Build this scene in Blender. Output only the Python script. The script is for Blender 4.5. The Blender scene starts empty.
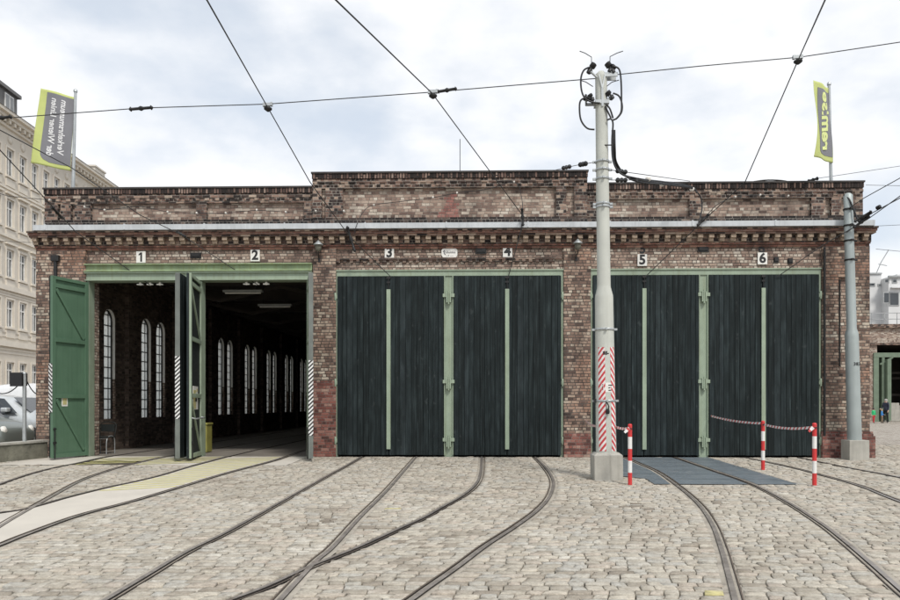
import bpy, bmesh, math, random
from mathutils import Vector, Matrix
random.seed(7)
R = math.radians
scene = bpy.context.scene
COL = scene.collection

# ------------------------------------------------------------------ survey
F, CX, CY, TH = 720.0, 463.4, 405.0, R(1.4)     # survey of the photograph (900 wide)
EYE = 1.333
D = 18.46                                        # distance of the depot front
SLOPE = 0.02                                     # the yard falls away from the depot
RT = Vector((math.cos(TH), math.sin(TH), 0)); FW = Vector((-math.sin(TH), math.cos(TH), 0))

def G(y):
    return SLOPE*(min(max(y, -12), D-0.3)-(D-0.3))

def ray(px, py):
    return RT*((px-CX)/F) + Vector((0, 0, (CY-py)/F)) + FW

def P(px, py, Y):
    d = ray(px, py); t = Y/d.y
    return Vector((d.x*t, Y, EYE+d.z*t))

def GP(px, py):
    d = ray(px, py)
    # EYE + t dz = SLOPE*(t dy-(D-.3))
    t = (EYE+SLOPE*(D-0.3))/(SLOPE*d.y-d.z)
    if t < 0 or t*d.y > D-0.3:
        t = -EYE/d.z
    return Vector((d.x*t, d.y*t, EYE+d.z*t))

def fx(px, Y=D):
    return P(px, 405, Y).x

def fz(py):
    return (457.3-py)/39.0

# ------------------------------------------------------------------ mesh builder
class MB:
    def __init__(s):
        s.v = []; s.f = []; s.m = []; s.sm = []
    def face(s, pts, m=0, sm=False):
        i = len(s.v); s.v += [tuple(p) for p in pts]
        s.f.append(tuple(range(i, i+len(pts)))); s.m.append(m); s.sm.append(sm)
    def mesh(s, vs, fs, m=0, sm=False):
        i = len(s.v); s.v += [tuple(p) for p in vs]
        for f in fs:
            s.f.append(tuple(i+k for k in f)); s.m.append(m); s.sm.append(sm)
    def box(s, x0, x1, y0, y1, z0, z1, m=0, M=None):
        if x0 > x1: x0, x1 = x1, x0
        if y0 > y1: y0, y1 = y1, y0
        if z0 > z1: z0, z1 = z1, z0
        vs = [(x0,y0,z0),(x1,y0,z0),(x1,y1,z0),(x0,y1,z0),(x0,y0,z1),(x1,y0,z1),(x1,y1,z1),(x0,y1,z1)]
        if M is not None: vs = [M @ Vector(v) for v in vs]
        s.mesh(vs, [(0,3,2,1),(4,5,6,7),(0,1,5,4),(1,2,6,5),(2,3,7,6),(3,0,4,7)], m)
    def beam(s, a, b, w, t, up=(0,1,0), m=0):
        """bar of width w and thickness t (along up) from a to b"""
        a = Vector(a); b = Vector(b); d = (b-a).normalized(); u = Vector(up).normalized()
        sd = d.cross(u).normalized()*w/2; u = u*t/2
        vs = [a-sd-u, a+sd-u, a+sd+u, a-sd+u, b-sd-u, b+sd-u, b+sd+u, b-sd+u]
        s.mesh(vs, [(0,1,2,3),(4,7,6,5),(0,4,5,1),(1,5,6,2),(2,6,7,3),(3,7,4,0)], m)
    def extrude(s, poly, dvec, m=0, sm=False):
        """poly: list of 3D pts (planar), pushed along dvec"""
        n = len(poly); d = Vector(dvec)
        vs = [Vector(p) for p in poly]+[Vector(p)+d for p in poly]
        s.mesh(vs, [tuple(range(n-1, -1, -1)), tuple(range(n, 2*n))], m)
        s.mesh(vs, [(k, (k+1) % n, n+(k+1) % n, n+k) for k in range(n)], m, sm)
    def tube(s, pts, r, n=8, m=0, cap=True):
        pts = [Vector(p) for p in pts]; N = len(pts)
        rs = r if isinstance(r, (list, tuple)) else [r]*N
        tans = []
        for i in range(N):
            a = pts[max(i-1, 0)]; b = pts[min(i+1, N-1)]
            t = (b-a)
            tans.append(t.normalized() if t.length > 1e-9 else Vector((0, 0, 1)))
        ref = Vector((0, 0, 1)) if abs(tans[0].z) < .9 else Vector((1, 0, 0))
        nrm = tans[0].cross(ref).normalized()
        rings = []
        for i in range(N):
            nrm = nrm-tans[i]*nrm.dot(tans[i])
            nrm.normalize(); bi = tans[i].cross(nrm)
            rings.append([pts[i]+(nrm*math.cos(2*math.pi*k/n)+bi*math.sin(2*math.pi*k/n))*rs[i] for k in range(n)])
        vs = [p for r_ in rings for p in r_]; fs = []
        for i in range(N-1):
            for k in range(n):
                fs.append((i*n+k, i*n+(k+1) % n, (i+1)*n+(k+1) % n, (i+1)*n+k))
        s.mesh(vs, fs, m, True)
        if cap:
            s.face(list(reversed(rings[0])), m); s.face(rings[-1], m)
    def lathe(s, prof, c=(0, 0, 0), n=16, m=0, axis='z'):
        """prof: (radius, height) list"""
        c = Vector(c); vs = []; fs = []
        for r_, h in prof:
            for k in range(n):
                a = 2*math.pi*k/n
                p = (r_*math.cos(a), r_*math.sin(a), h)
                if axis == 'y': p = (p[0], p[2], p[1])
                if axis == 'x': p = (p[2], p[0], p[1])
                vs.append(c+Vector(p))
        for i in range(len(prof)-1):
            for k in range(n):
                fs.append((i*n+k, i*n+(k+1) % n, (i+1)*n+(k+1) % n, (i+1)*n+k))
        s.mesh(vs, fs, m, True)
        L = len(prof)
        s.face([vs[k] for k in range(n-1, -1, -1)], m); s.face([vs[(L-1)*n+k] for k in range(n)], m)
    def build(s, name, mats, parent=None, M=None, bevel=0, flat=False):
        me = bpy.data.meshes.new(name)
        vs = s.v if M is None else [tuple(M @ Vector(v)) for v in s.v]
        me.from_pydata(vs, [], s.f)
        if not isinstance(mats, (list, tuple)): mats = [mats]
        for m in mats: me.materials.append(m)
        me.polygons.foreach_set('material_index', s.m)
        me.polygons.foreach_set('use_smooth', [bool(x) and not flat for x in s.sm])
        # box-projected UVs in metres (from the unmoved coordinates)
        uv = me.uv_layers.new(name='UVMap'); data = [0.0]*(2*len(me.loops))
        for p in me.polygons:
            n = Vector((0, 0, 0)); k = [s.v[i] for i in p.vertices]
            for i in range(len(k)):
                a = k[i]; b = k[(i+1) % len(k)]
                n.x += (a[1]-b[1])*(a[2]+b[2]); n.y += (a[2]-b[2])*(a[0]+b[0]); n.z += (a[0]-b[0])*(a[1]+b[1])
            ax = max(range(3), key=lambda q: abs(n[q]))
            for li, vi in zip(p.loop_indices, p.vertices):
                q = s.v[vi]
                u_, v_ = ((q[1], q[2]) if ax == 0 else (q[0], q[2]) if ax == 1 else (q[0], q[1]))
                data[2*li] = u_; data[2*li+1] = v_
        uv.data.foreach_set('uv', data)
        bm = bmesh.new(); bm.from_mesh(me); bmesh.ops.recalc_face_normals(bm, faces=bm.faces); bm.to_mesh(me); bm.free()
        me.update()
        ob = bpy.data.objects.new(name, me); COL.objects.link(ob)
        if parent is not None: ob.parent = parent
        if bevel:
            b = ob.modifiers.new('bevel', 'BEVEL'); b.width = bevel; b.segments = 2; b.limit_method = 'ANGLE'; b.angle_limit = R(40)
        return ob

def tag(o, label=None, cat=None, group=None, kind=None):
    if label: o['label'] = label
    if cat: o['category'] = cat
    if group: o['group'] = group
    if kind: o['kind'] = kind
    return o

def empty(name, loc=(0, 0, 0), rz=0):
    o = bpy.data.objects.new(name, None); COL.objects.link(o)
    o.location = loc; o.rotation_euler = (0, 0, rz); o.empty_display_size = .2
    return o

def spline(pts, n=8):
    pts = [Vector(p) for p in pts]; out = []
    for i in range(len(pts)-1):
        p0 = pts[max(i-1, 0)]; p1 = pts[i]; p2 = pts[i+1]; p3 = pts[min(i+2, len(pts)-1)]
        for k in range(n):
            t = k/n
            out.append(0.5*((2*p1)+(p2-p0)*t+(2*p0-5*p1+4*p2-p3)*t*t+(3*p1-p0-3*p2+p3)*t**3))
    out.append(pts[-1]); return out

def sag(a, b, s, n=10):
    a = Vector(a); b = Vector(b)
    return [a.lerp(b, i/n)-Vector((0, 0, s*4*(i/n)*(1-i/n))) for i in range(n+1)]

def text_polys(txt, size=1.0, bold=0.0, res=3, shear=0.0):
    cu = bpy.data.curves.new('lettering', 'FONT'); cu.body = txt; cu.size = size; cu.offset = bold; cu.resolution_u = res; cu.shear = shear
    cu.align_x = 'CENTER'; cu.align_y = 'CENTER'
    ob = bpy.data.objects.new('lettering', cu); COL.objects.link(ob)
    dg = bpy.context.evaluated_depsgraph_get(); dg.update()
    me = bpy.data.meshes.new_from_object(ob.evaluated_get(dg))
    vs = [v.co.copy() for v in me.vertices]; fs = [tuple(p.vertices) for p in me.polygons]
    bpy.data.objects.remove(ob); bpy.data.curves.remove(cu); bpy.data.meshes.remove(me)
    return vs, fs

# ------------------------------------------------------------------ materials
class NT:
    def __init__(s, nt): s.t = nt; s.N = nt.nodes; s.L = nt.links
    def add(s, typ, **kw):
        n = s.N.new(typ)
        for k, v in kw.items(): setattr(n, k, v)
        return n
    def link(s, a, b): s.L.new(a, b)
    def setin(s, sock, v):
        if hasattr(v, 'is_linked') or isinstance(v, bpy.types.NodeSocket): s.L.new(v, sock)
        else: sock.default_value = v
    def math(s, op, a, b=0.0, c=0.0):
        n = s.add('ShaderNodeMath', operation=op)
        s.setin(n.inputs[0], a); s.setin(n.inputs[1], b)
        if op in ('SMOOTH_MIN', 'MULTIPLY_ADD', 'COMPARE'): s.setin(n.inputs[2], c)
        return n.outputs[0]
    def maprange(s, v, a, b, c, d, smooth=False):
        n = s.add('ShaderNodeMapRange')
        if smooth: n.interpolation_type = 'SMOOTHSTEP'
        s.setin(n.inputs[0], v)
        for i, x in enumerate((a, b, c, d)): s.setin(n.inputs[i+1], x)
        return n.outputs[0]
    def ramp(s, fac, stops, const=False):
        n = s.add('ShaderNodeValToRGB'); e = n.color_ramp.elements
        if const: n.color_ramp.interpolation = 'CONSTANT'
        while len(e) < len(stops): e.new(0.5)
        for el, (p, c) in zip(e, stops):
            el.position = p; el.color = (c[0], c[1], c[2], 1)
        s.setin(n.inputs[0], fac); return n.outputs[0]
    def mix(s, fac, a, b, mode='MIX'):
        n = s.add('ShaderNodeMix', data_type='RGBA', blend_type=mode)
        s.setin(n.inputs[0], fac)
        for i, x in ((6, a), (7, b)):
            if isinstance(x, tuple): n.inputs[i].default_value = (x[0], x[1], x[2], 1)
            else: s.L.new(x, n.inputs[i])
        return n.outputs[2]
    def noise(s, vec, scale, detail=3, rough=.55, dim='3D'):
        n = s.add('ShaderNodeTexNoise', noise_dimensions=dim)
        if vec is not None: s.L.new(vec, n.inputs['Vector'])
        n.inputs['Scale'].default_value = scale; n.inputs['Detail'].default_value = detail; n.inputs['Roughness'].default_value = rough
        return n.outputs[0]
    def mapping(s, vec, sc):
        n = s.add('ShaderNodeMapping'); s.L.new(vec, n.inputs[0]); n.inputs['Scale'].default_value = sc
        return n.outputs[0]

def newmat(name):
    m = bpy.data.materials.new(name); m.use_nodes = True
    t = NT(m.node_tree); bs = t.N['Principled BSDF']
    return m, t, bs

def plain(name, c, rough=.6, metal=0.0, var=.18, vscale=3.0, bump=0.0, bscale=60.0, streak=0.0, dirt=None, spec=.5, bevelr=0):
    m, t, bs = newmat(name)
    geo = t.add('ShaderNodeTexCoord'); obj = geo.outputs['Object']
    n = t.noise(obj, vscale, 5, .6)
    k = t.maprange(n, .3, .7, 1-var, 1+var)
    col = t.mix(1.0, (c[0], c[1], c[2]), (1, 1, 1), 'MULTIPLY')
    hv = t.add('ShaderNodeHueSaturation'); t.link(col, hv.inputs['Color']); t.link(k, hv.inputs['Value']); col = hv.outputs[0]
    if streak:
        st = t.noise(t.mapping(obj, (14, 14, .5)), 1.0, 4, .6)
        sk = t.maprange(st, .48, .75, 0, streak)
        col = t.mix(sk, col, dirt or (.05, .04, .03))
    elif dirt:
        st = t.noise(obj, 6, 6, .7)
        col = t.mix(t.maprange(st, .55, .72, 0, .7), col, dirt)
    t.link(col, bs.inputs['Base Color'])
    bs.inputs['Roughness'].default_value = rough; bs.inputs['Metallic'].default_value = metal
    bs.inputs['Specular IOR Level'].default_value = spec
    rr = t.maprange(t.noise(obj, vscale*4, 4), .3, .7, max(rough-.1, .05), min(rough+.12, 1)); t.link(rr, bs.inputs['Roughness'])
    if bump:
        b = t.add('ShaderNodeBump'); b.inputs['Strength'].default_value = bump; b.inputs['Distance'].default_value = .01
        t.link(t.noise(obj, bscale, 5, .6), b.inputs['Height']); t.link(b.outputs[0], bs.inputs['Normal'])
    return m

def brick_mat(name, stops, mortar, bw=.25, bh=.076, soot=.35, sootcol=(.035, .03, .028), uvrot=False, mj=.13, patch=None, ms=.85):
    m, t, bs = newmat(name)
    uvn = t.add('ShaderNodeUVMap'); sep = t.add('ShaderNodeSeparateXYZ'); t.link(uvn.outputs[0], sep.inputs[0])
    u, v = sep.outputs[0], sep.outputs[1]
    tc = t.add('ShaderNodeTexCoord'); obj = tc.outputs['Object']
    if uvrot: u, v = v, u
    wob = t.noise(obj, 9, 2, .5)
    u = t.math('ADD', u, t.maprange(wob, 0, 1, -.012, .012))
    v = t.math('ADD', v, t.maprange(t.noise(obj, 5, 2, .5), 0, 1, -.012, .012))
    row = t.math('FLOOR', t.math('DIVIDE', v, bh))
    odd = t.math('MODULO', t.math('ABSOLUTE', row), 2.0)
    wid = t.math('MULTIPLY_ADD', odd, -bw*.5, bw)          # stretcher course, then header course
    a = t.math('ADD', t.math('DIVIDE', u, wid), t.math('MULTIPLY', odd, .25))
    a = t.math('ADD', a, t.math('MULTIPLY', t.math('FLOOR', t.math('DIVIDE', row, 2.0)), .5))
    colm = t.math('FLOOR', a)
    fu = t.math('MULTIPLY', t.math('FRACT', a), wid); fv = t.math('MULTIPLY', t.math('FRACT', t.math('DIVIDE', v, bh)), bh)
    ju = t.math('MINIMUM', fu, t.math('SUBTRACT', wid, fu)); jv = t.math('MINIMUM', fv, t.math('SUBTRACT', bh, fv))
    j = t.math('MINIMUM', ju, jv)
    rag = t.maprange(t.noise(obj, 60, 3, .6), .3, .7, -.003, .003)
    j = t.math('ADD', j, rag)
    hj = bh*mj*.5
    mask = t.maprange(j, hj*.7, hj*1.5, 0, 1, True)        # 1 on the brick
    comb = t.add('ShaderNodeCombineXYZ'); t.link(colm, comb.inputs[0]); t.link(row, comb.inputs[1])
    wn = t.add('ShaderNodeTexWhiteNoise', noise_dimensions='2D'); t.link(comb.outputs[0], wn.inputs['Vector'])
    big = t.noise(obj, .9, 4, .6)
    sel = t.math('ADD', t.math('MULTIPLY', wn.outputs[0], .78), t.maprange(big, .3, .7, -.05, .27))
    bc = t.ramp(sel, stops)
    if patch:   # newer bricks let into the wall in a patch of their own shape
        pn = t.math('ADD', t.noise(obj, .55, 3, .55), t.math('MULTIPLY', wn.outputs[0], .05))
        bc = t.mix(t.maprange(pn, .585, .62, 0, .55), bc, patch)
    sp = t.noise(obj, 90, 4, .7)
    hv = t.add('ShaderNodeHueSaturation'); t.link(bc, hv.inputs['Color']); t.link(t.maprange(sp, .3, .7, .62, 1.38), hv.inputs['Value'])
    bc = hv.outputs[0]
    mo = t.mix(t.maprange(t.noise(obj, 3.0, 4, .6), .35, .65, 0, 1), mortar, tuple(x*.35 for x in mortar))
    c = t.mix(mask, mo, bc)
    # soot and damp: vertical streaks and blotches
    st = t.noise(t.mapping(obj, (2.2, 2.2, .45)), 1.0, 6, .65)
    c = t.mix(t.math('MULTIPLY', t.maprange(st, .45, .72, 0, 1, True), soot), c, sootcol)
    t.link(c, bs.inputs['Base Color'])
    bs.inputs['Roughness'].default_value = .88; bs.inputs['Specular IOR Level'].default_value = .25
    h = t.math('ADD', t.math('MULTIPLY', mask, 1.0), t.math('MULTIPLY', sp, .35))
    b = t.add('ShaderNodeBump'); b.inputs['Strength'].default_value = ms; b.inputs['Distance'].default_value = .012
    t.link(h, b.inputs['Height']); t.link(b.outputs[0], bs.inputs['Normal'])
    return m

def island_mat(name, stops, rough=.7, stain=0, grain=None, bump=.4, bscale=40, gscale=1.0, gcol=(.1, .1, .1), gamt=.5, spec=.4, big=.0):
    """every separate stone or board gets its own tone"""
    m, t, bs = newmat(name)
    tc = t.add('ShaderNodeTexCoord'); obj = tc.outputs['Object']
    g = t.add('ShaderNodeNewGeometry')
    sel = g.outputs['Random Per Island']
    if big:
        sel = t.math('ADD', t.math('MULTIPLY', sel, 1-big), t.maprange(t.noise(obj, .35, 4, .6), .3, .7, -.1, big+.1))
    c = t.ramp(sel, stops)
    vec = obj if grain is None else t.mapping(obj, grain)
    n = t.noise(vec, gscale, 6, .65)
    c = t.mix(t.maprange(n, .42, .72, 0, gamt), c, gcol)
    if stain: c = t.mix(t.math('MULTIPLY', t.maprange(t.noise(obj, .55, 6, .68), .47, .68, 0, 1, True), stain), c, (.20, .17, .135))
    hv = t.add('ShaderNodeHueSaturation'); t.link(c, hv.inputs['Color']); t.link(t.maprange(t.noise(obj, bscale*1.5, 4, .7), .3, .7, .8, 1.2), hv.inputs['Value'])
    t.link(hv.outputs[0], bs.inputs['Base Color'])
    bs.inputs['Specular IOR Level'].default_value = spec
    t.link(t.maprange(n, .3, .7, rough-.12, min(1, rough+.15)), bs.inputs['Roughness'])
    b = t.add('ShaderNodeBump'); b.inputs['Strength'].default_value = bump; b.inputs['Distance'].default_value = .01
    hh = t.math('ADD', t.noise(obj, bscale, 5, .65), t.math('MULTIPLY', n, .6))
    t.link(hh, b.inputs['Height']); t.link(b.outputs[0], bs.inputs['Normal'])
    return m

def stripe_mat(name, c1, c2, period, slope, rough=.5, share=.5):
    """diagonal warning stripes, in metres on the UVs"""
    m, t, bs = newmat(name)
    uvn = t.add('ShaderNodeUVMap'); sep = t.add('ShaderNodeSeparateXYZ'); t.link(uvn.outputs[0], sep.inputs[0])
    s = t.math('ADD', t.math('MULTIPLY', sep.outputs[0], slope), sep.outputs[1])
    f = t.math('FRACT', t.math('DIVIDE', s, period))
    k = t.math('GREATER_THAN', f, share)
    c = t.mix(k, c1, c2)
    tc = t.add('ShaderNodeTexCoord')
    n = t.noise(tc.outputs['Object'], 14, 6, .7)
    c = t.mix(t.maprange(n, .5, .75, 0, .55), c, (.16, .14, .12))
    t.link(c, bs.inputs['Base Color']); bs.inputs['Roughness'].default_value = rough
    return m

BR = [(0, (.06, .048, .042)), (.12, (.17, .115, .095)), (.30, (.28, .195, .155)), (.5, (.355, .265, .21)), (.66, (.43, .34, .275)), (.82, (.50, .43, .355)), (1.0, (.64, .575, .485))]
BRP = [(0, (.045, .034, .03)), (.18, (.15, .10, .08)), (.4, (.255, .17, .13)), (.62, (.36, .255, .195)), (.8, (.45, .365, .285)), (1.0, (.58, .51, .415))]
BRD = [(0, (.016, .014, .014)), (.3, (.05, .038, .034)), (.5, (.13, .082, .066)), (.68, (.24, .155, .12)), (.85, (.35, .26, .20)), (1.0, (.48, .40, .32))]
BRB = [(0, (.014, .013, .013)), (.5, (.035, .029, .027)), (.8, (.09, .065, .055)), (1.0, (.24, .18, .14))]
M = {}
M['brick'] = brick_mat('brick_tan', BR, (.19, .155, .13), bw=.20, soot=.45, mj=.2)
M['brick_pier'] = brick_mat('brick_pier', BRP, (.17, .145, .125), bw=.20, soot=.55, mj=.2, patch=(.36, .20, .135))
M['brick_dark'] = brick_mat('brick_sooty', BRD, (.42, .38, .33), bw=.20, soot=.5)
M['brick_black'] = brick_mat('brick_blackened', BRB, (.36, .33, .29), bw=.20, soot=.5)
M['brick_red'] = brick_mat('brick_red', [(0, (.07, .04, .034)), (.3, (.18, .07, .058)), (.55, (.25, .10, .08)), (.78, (.33, .18, .145)), (1, (.44, .33, .26))], (.30, .24, .21), bw=.20, soot=.35)
M['brick_patch'] = brick_mat('brick_patch', [(0, (.20, .09, .075)), (.5, (.33, .155, .13)), (1, (.42, .25, .20))], (.34, .28, .24), bw=.20, soot=.35)
M['brick_panel'] = brick_mat('brick_panel', BR, (.36, .31, .26), bw=.20, soot=.4)
M['soldier'] = brick_mat('brick_soldier', [(0, (.014, .012, .012)), (.35, (.04, .03, .027)), (.55, (.13, .08, .065)), (.85, (.26, .18, .145)), (1, (.38, .30, .25))], (.035, .03, .027), bw=.5, bh=.072, uvrot=True, mj=.3, soot=.45, ms=1.0)
M['red_course'] = brick_mat('brick_red_course', [(0, (.09, .05, .04)), (.5, (.25, .115, .085)), (1, (.38, .23, .17))], (.26, .21, .18), bw=.20, soot=.65)
M['brick_cornice'] = brick_mat('brick_cornice', BRD, (.30, .26, .22), soot=.55)
M['dentil'] = island_mat('brick_dentil', [(0, (.10, .07, .05)), (.35, (.34, .25, .18)), (.7, (.46, .36, .27)), (1, (.56, .47, .37))], .85, bump=.6, gscale=20, gcol=(.06, .05, .045), gamt=.6)
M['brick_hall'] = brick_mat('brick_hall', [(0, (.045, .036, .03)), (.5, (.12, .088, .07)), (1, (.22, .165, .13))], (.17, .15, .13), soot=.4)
M['brick_far'] = brick_mat('brick_far', BR, (.46, .42, .36), bh=.085, soot=.3)
M['zinc'] = plain('zinc_sheet', (.55, .575, .59), .5, .1, .14, 2.0, streak=.25, dirt=(.22, .23, .23))
M['slate_cap'] = plain('dark_cap', (.05, .045, .042), .8, 0, .3, 6)
M['green'] = plain('pale_green_paint', (.285, .35, .26), .5, 0, .12, 2.5, streak=.38, dirt=(.16, .17, .07), bump=.1)
M['green_moss'] = plain('mossy_green_paint', (.25, .325, .185), .6, 0, .2, 3.0, streak=.6, dirt=(.19, .19, .045), bump=.15)
M['green_leaf'] = plain('deep_green_paint', (.09, .165, .105), .5, 0, .10, 1.5, streak=.22, dirt=(.035, .07, .04), bump=.08, bscale=30)
def plank_mat():
    m, t, bs = newmat('tarred_planks')
    tc = t.add('ShaderNodeTexCoord'); obj = tc.outputs['Object']; g = t.add('ShaderNodeNewGeometry'); ri = g.outputs['Random Per Island']
    # each board has its own grain: shift the noise by the board's number
    off = t.add('ShaderNodeCombineXYZ'); t.link(t.math('MULTIPLY', ri, 37.0), off.inputs[2]); t.link(t.math('MULTIPLY', ri, 11.0), off.inputs[1])
    va = t.add('ShaderNodeVectorMath', operation='ADD'); t.link(obj, va.inputs[0]); t.link(off.outputs[0], va.inputs[1]); v = va.outputs[0]
    base = t.ramp(ri, [(0, (.0045, .0075, .0075)), (.3, (.008, .0125, .013)), (.6, (.011, .0175, .0185)), (.85, (.017, .025, .027)), (1, (.027, .036, .039))])
    grain = t.noise(t.mapping(v, (24, 24, .7)), 1.0, 6, .65)
    blot = t.noise(t.mapping(v, (5, 5, 1.5)), 1.0, 5, .6)
    knot = t.noise(t.mapping(v, (9, 9, 4.5)), 1.0, 3, .5)
    c = t.mix(t.maprange(grain, .44, .66, 0, .85), base, (.046, .062, .064))
    c = t.mix(t.maprange(blot, .40, .66, .65, 0), c, (.005, .008, .008))
    c = t.mix(t.maprange(knot, .66, .74, 0, .28), c, (.085, .098, .097))
    t.link(c, bs.inputs['Base Color']); bs.inputs['Specular IOR Level'].default_value = .2
    t.link(t.maprange(grain, .3, .7, .55, .85), bs.inputs['Roughness'])
    b = t.add('ShaderNodeBump'); b.inputs['Strength'].default_value = .5; b.inputs['Distance'].default_value = .006
    t.link(grain, b.inputs['Height']); t.link(b.outputs[0], bs.inputs['Normal'])
    return m
M['plank'] = plank_mat()
M['dark_panel'] = plain('dark_panel', (.012, .016, .015), .7)
M['iron'] = plain('iron', (.03, .03, .03), .55, .5, .3, 8)
M['galv'] = plain('galvanised', (.42, .44, .44), .45, .55, .12, 6)
M['steel'] = plain('worn_rail_steel', (.125, .098, .075), .6, .2, .25, 5, dirt=(.12, .08, .055))
M['rail_head'] = plain('polished_rail_head', (.30, .27, .24), .4, .45, .25, 4, dirt=(.16, .11, .075))
M['groove'] = plain('rail_groove', (.018, .014, .012), .9)
M['mortar'] = plain('mortar_strip', (.36, .325, .27), .9, 0, .25, 4, bump=.5, bscale=70, dirt=(.12, .10, .085))
M['concrete'] = plain('concrete_post', (.50, .51, .46), .8, 0, .09, 2.5, bump=.15, bscale=90, streak=.18, dirt=(.26, .25, .21))
M['concrete_base'] = plain('concrete_base', (.40, .385, .34), .9, 0, .15, 3, bump=.35, bscale=60, streak=.35, dirt=(.17, .16, .13))
M['concrete_lane'] = plain('concrete_lane', (.54, .50, .435), .9, 0, .09, 1.3, bump=.25, bscale=120)
M['concrete_old'] = plain('mossy_concrete', (.16, .155, .12), .95, 0, .4, 4, bump=.5, bscale=40, dirt=(.03, .035, .022))
M['plates'] = plain('steel_plates', (.17, .20, .22), .5, .25, .12, 3, dirt=(.23, .22, .2), bump=.1)
M['yellow'] = plain('worn_yellow_paint', (.57, .53, .21), .8, 0, .15, 8, dirt=(.53, .49, .42))
M['yellow_stone'] = plain('yellow_stone', (.48, .43, .20), .8, 0, .25, 14, dirt=(.42, .38, .3))
M['black'] = plain('black_rubber', (.012, .012, .013), .5, 0, .2, 6)
M['wire'] = plain('wire', (.045, .045, .045), .5, .4, .1, 4)
M['porcelain'] = plain('white_porcelain', (.75, .72, .66), .3)
M['white'] = plain('white_enamel', (.76, .75, .70), .4, 0, .05, 8, dirt=(.5, .46, .4))
M['ink'] = plain('black_ink', (.012, .012, .012), .5)
M['red_paint'] = plain('red_paint', (.58, .035, .035), .45, 0, .08, 7, dirt=(.30, .06, .05))
M['white_paint'] = plain('white_paint', (.74, .73, .70), .5, 0, .06, 7, dirt=(.45, .42, .38))
M['hazard_bw'] = stripe_mat('hazard_black_white', (.72, .72, .70), (.015, .015, .015), .10, 1.0)
M['hazard_rw_a'] = stripe_mat('hazard_red_white_rising', (.74, .73, .70), (.55, .04, .05), .125, -1.25)
M['hazard_rw_b'] = stripe_mat('hazard_red_white_falling', (.74, .73, .70), (.55, .04, .05), .125, 1.25)
M['tape'] = stripe_mat('barrier_tape', (.78, .77, .75), (.55, .06, .06), .15, .9, share=.62)
M['floor_hall'] = plain('hall_floor', (.20, .18, .155), .7, 0, .25, 1.5, bump=.2)
M['hall_dark'] = plain('hall_timber', (.045, .038, .032), .85, 0, .3, 2)
M['plaster_white'] = plain('white_reveal', (.82, .80, .75), .85, 0, .1, 3)
M['stucco'] = plain('beige_stucco', (.62, .565, .48), .9, 0, .07, .8, bump=.15, bscale=12, streak=.12, dirt=(.24, .21, .17))
M['stucco_trim'] = plain('stucco_trim', (.66, .605, .52), .85, 0, .07, 1.5)
M['win_frame'] = plain('white_window_frame', (.72, .71, .68), .5)
M['roof_grey'] = plain('roof_sheet', (.13, .125, .12), .6, 0, .2, 1.5)
M['white_wall'] = plain('white_render', (.66, .66, .65), .85, 0, .06, .6, streak=.15, dirt=(.4, .4, .4))
M['grey_trim'] = plain('grey_trim', (.35, .36, .36), .7)
M['lime'] = plain('lime_cloth', (.50, .55, .19), .8, 0, .07, 3)
M['flag_grey'] = plain('grey_cloth', (.19, .19, .205), .8, 0, .08, 3)
M['flag_white'] = plain('white_print', (.72, .72, .72), .8, 0, .03, 3)
M['flag_lime'] = plain('lime_print', (.66, .72, .30), .8, 0, .03, 3)
M['green_far'] = plain('far_green_paint', (.15, .20, .14), .6, 0, .15, 2, streak=.3, dirt=(.08, .08, .05))
M['edge_grey'] = plain('worn_grey_edge', (.15, .165, .15), .6, .1, .2, 3, streak=.4, dirt=(.06, .06, .05))
M['curtained_glass'] = plain('curtained_glass', (.12, .125, .125), .12, 0, .6, .9, spec=.7)
M['rubber'] = plain('tyre', (.02, .02, .02), .85)

def glass_mat(name, tint=(.8, .85, .85), trans=.75):
    m, t, bs = newmat(name)
    tr = t.add('ShaderNodeBsdfTransparent'); tr.inputs[0].default_value = (tint[0], tint[1], tint[2], 1)
    gl = t.add('ShaderNodeBsdfGlossy'); gl.inputs['Roughness'].default_value = .04; gl.inputs[0].default_value = (.8, .85, .88, 1)
    mx = t.add('ShaderNodeMixShader'); mx.inputs[0].default_value = 1-trans
    t.link(tr.outputs[0], mx.inputs[1]); t.link(gl.outputs[0], mx.inputs[2])
    t.link(mx.outputs[0], t.N['Material Output'].inputs[0]); return m
def dusty_glass():
    m, t, bs = newmat('dusty_glass')
    tr = t.add('ShaderNodeBsdfTransparent'); tr.inputs[0].default_value = (.95, .96, .94, 1)
    tl = t.add('ShaderNodeBsdfTranslucent'); tl.inputs[0].default_value = (.88, .89, .87, 1)
    mx = t.add('ShaderNodeMixShader'); tc = t.add('ShaderNodeTexCoord')
    t.link(t.maprange(t.noise(tc.outputs['Object'], 3, 4, .6), .3, .7, .5, .85), mx.inputs[0])
    t.link(tr.outputs[0], mx.inputs[1]); t.link(tl.outputs[0], mx.inputs[2])
    t.link(mx.outputs[0], t.N['Material Output'].inputs[0]); return m
M['hall_glass'] = dusty_glass()
M['dark_glass'] = plain('window_glass', (.035, .042, .048), .08, 0, .2, .7, spec=.8)
def paint(name, c, rough=.3, metal=.2):
    m, t, bs = newmat(name)
    tc = t.add('ShaderNodeTexCoord'); n = t.noise(tc.outputs['Object'], 5, 5, .6)
    t.link(t.mix(t.maprange(n, .45, .75, 0, .25), (c[0], c[1], c[2]), (.2, .18, .15)), bs.inputs['Base Color'])
    bs.inputs['Roughness'].default_value = rough; bs.inputs['Metallic'].default_value = metal
    bs.inputs['Coat Weight'].default_value = .4
    return m
M['car_silver'] = paint('silver_paint', (.60, .63, .64), .32, .2)
M['car_dark'] = paint('grey_green_paint', (.20, .225, .21), .3, .3)
M['van_white'] = paint('white_vehicle_paint', (.70, .71, .71), .35, 0)

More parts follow.
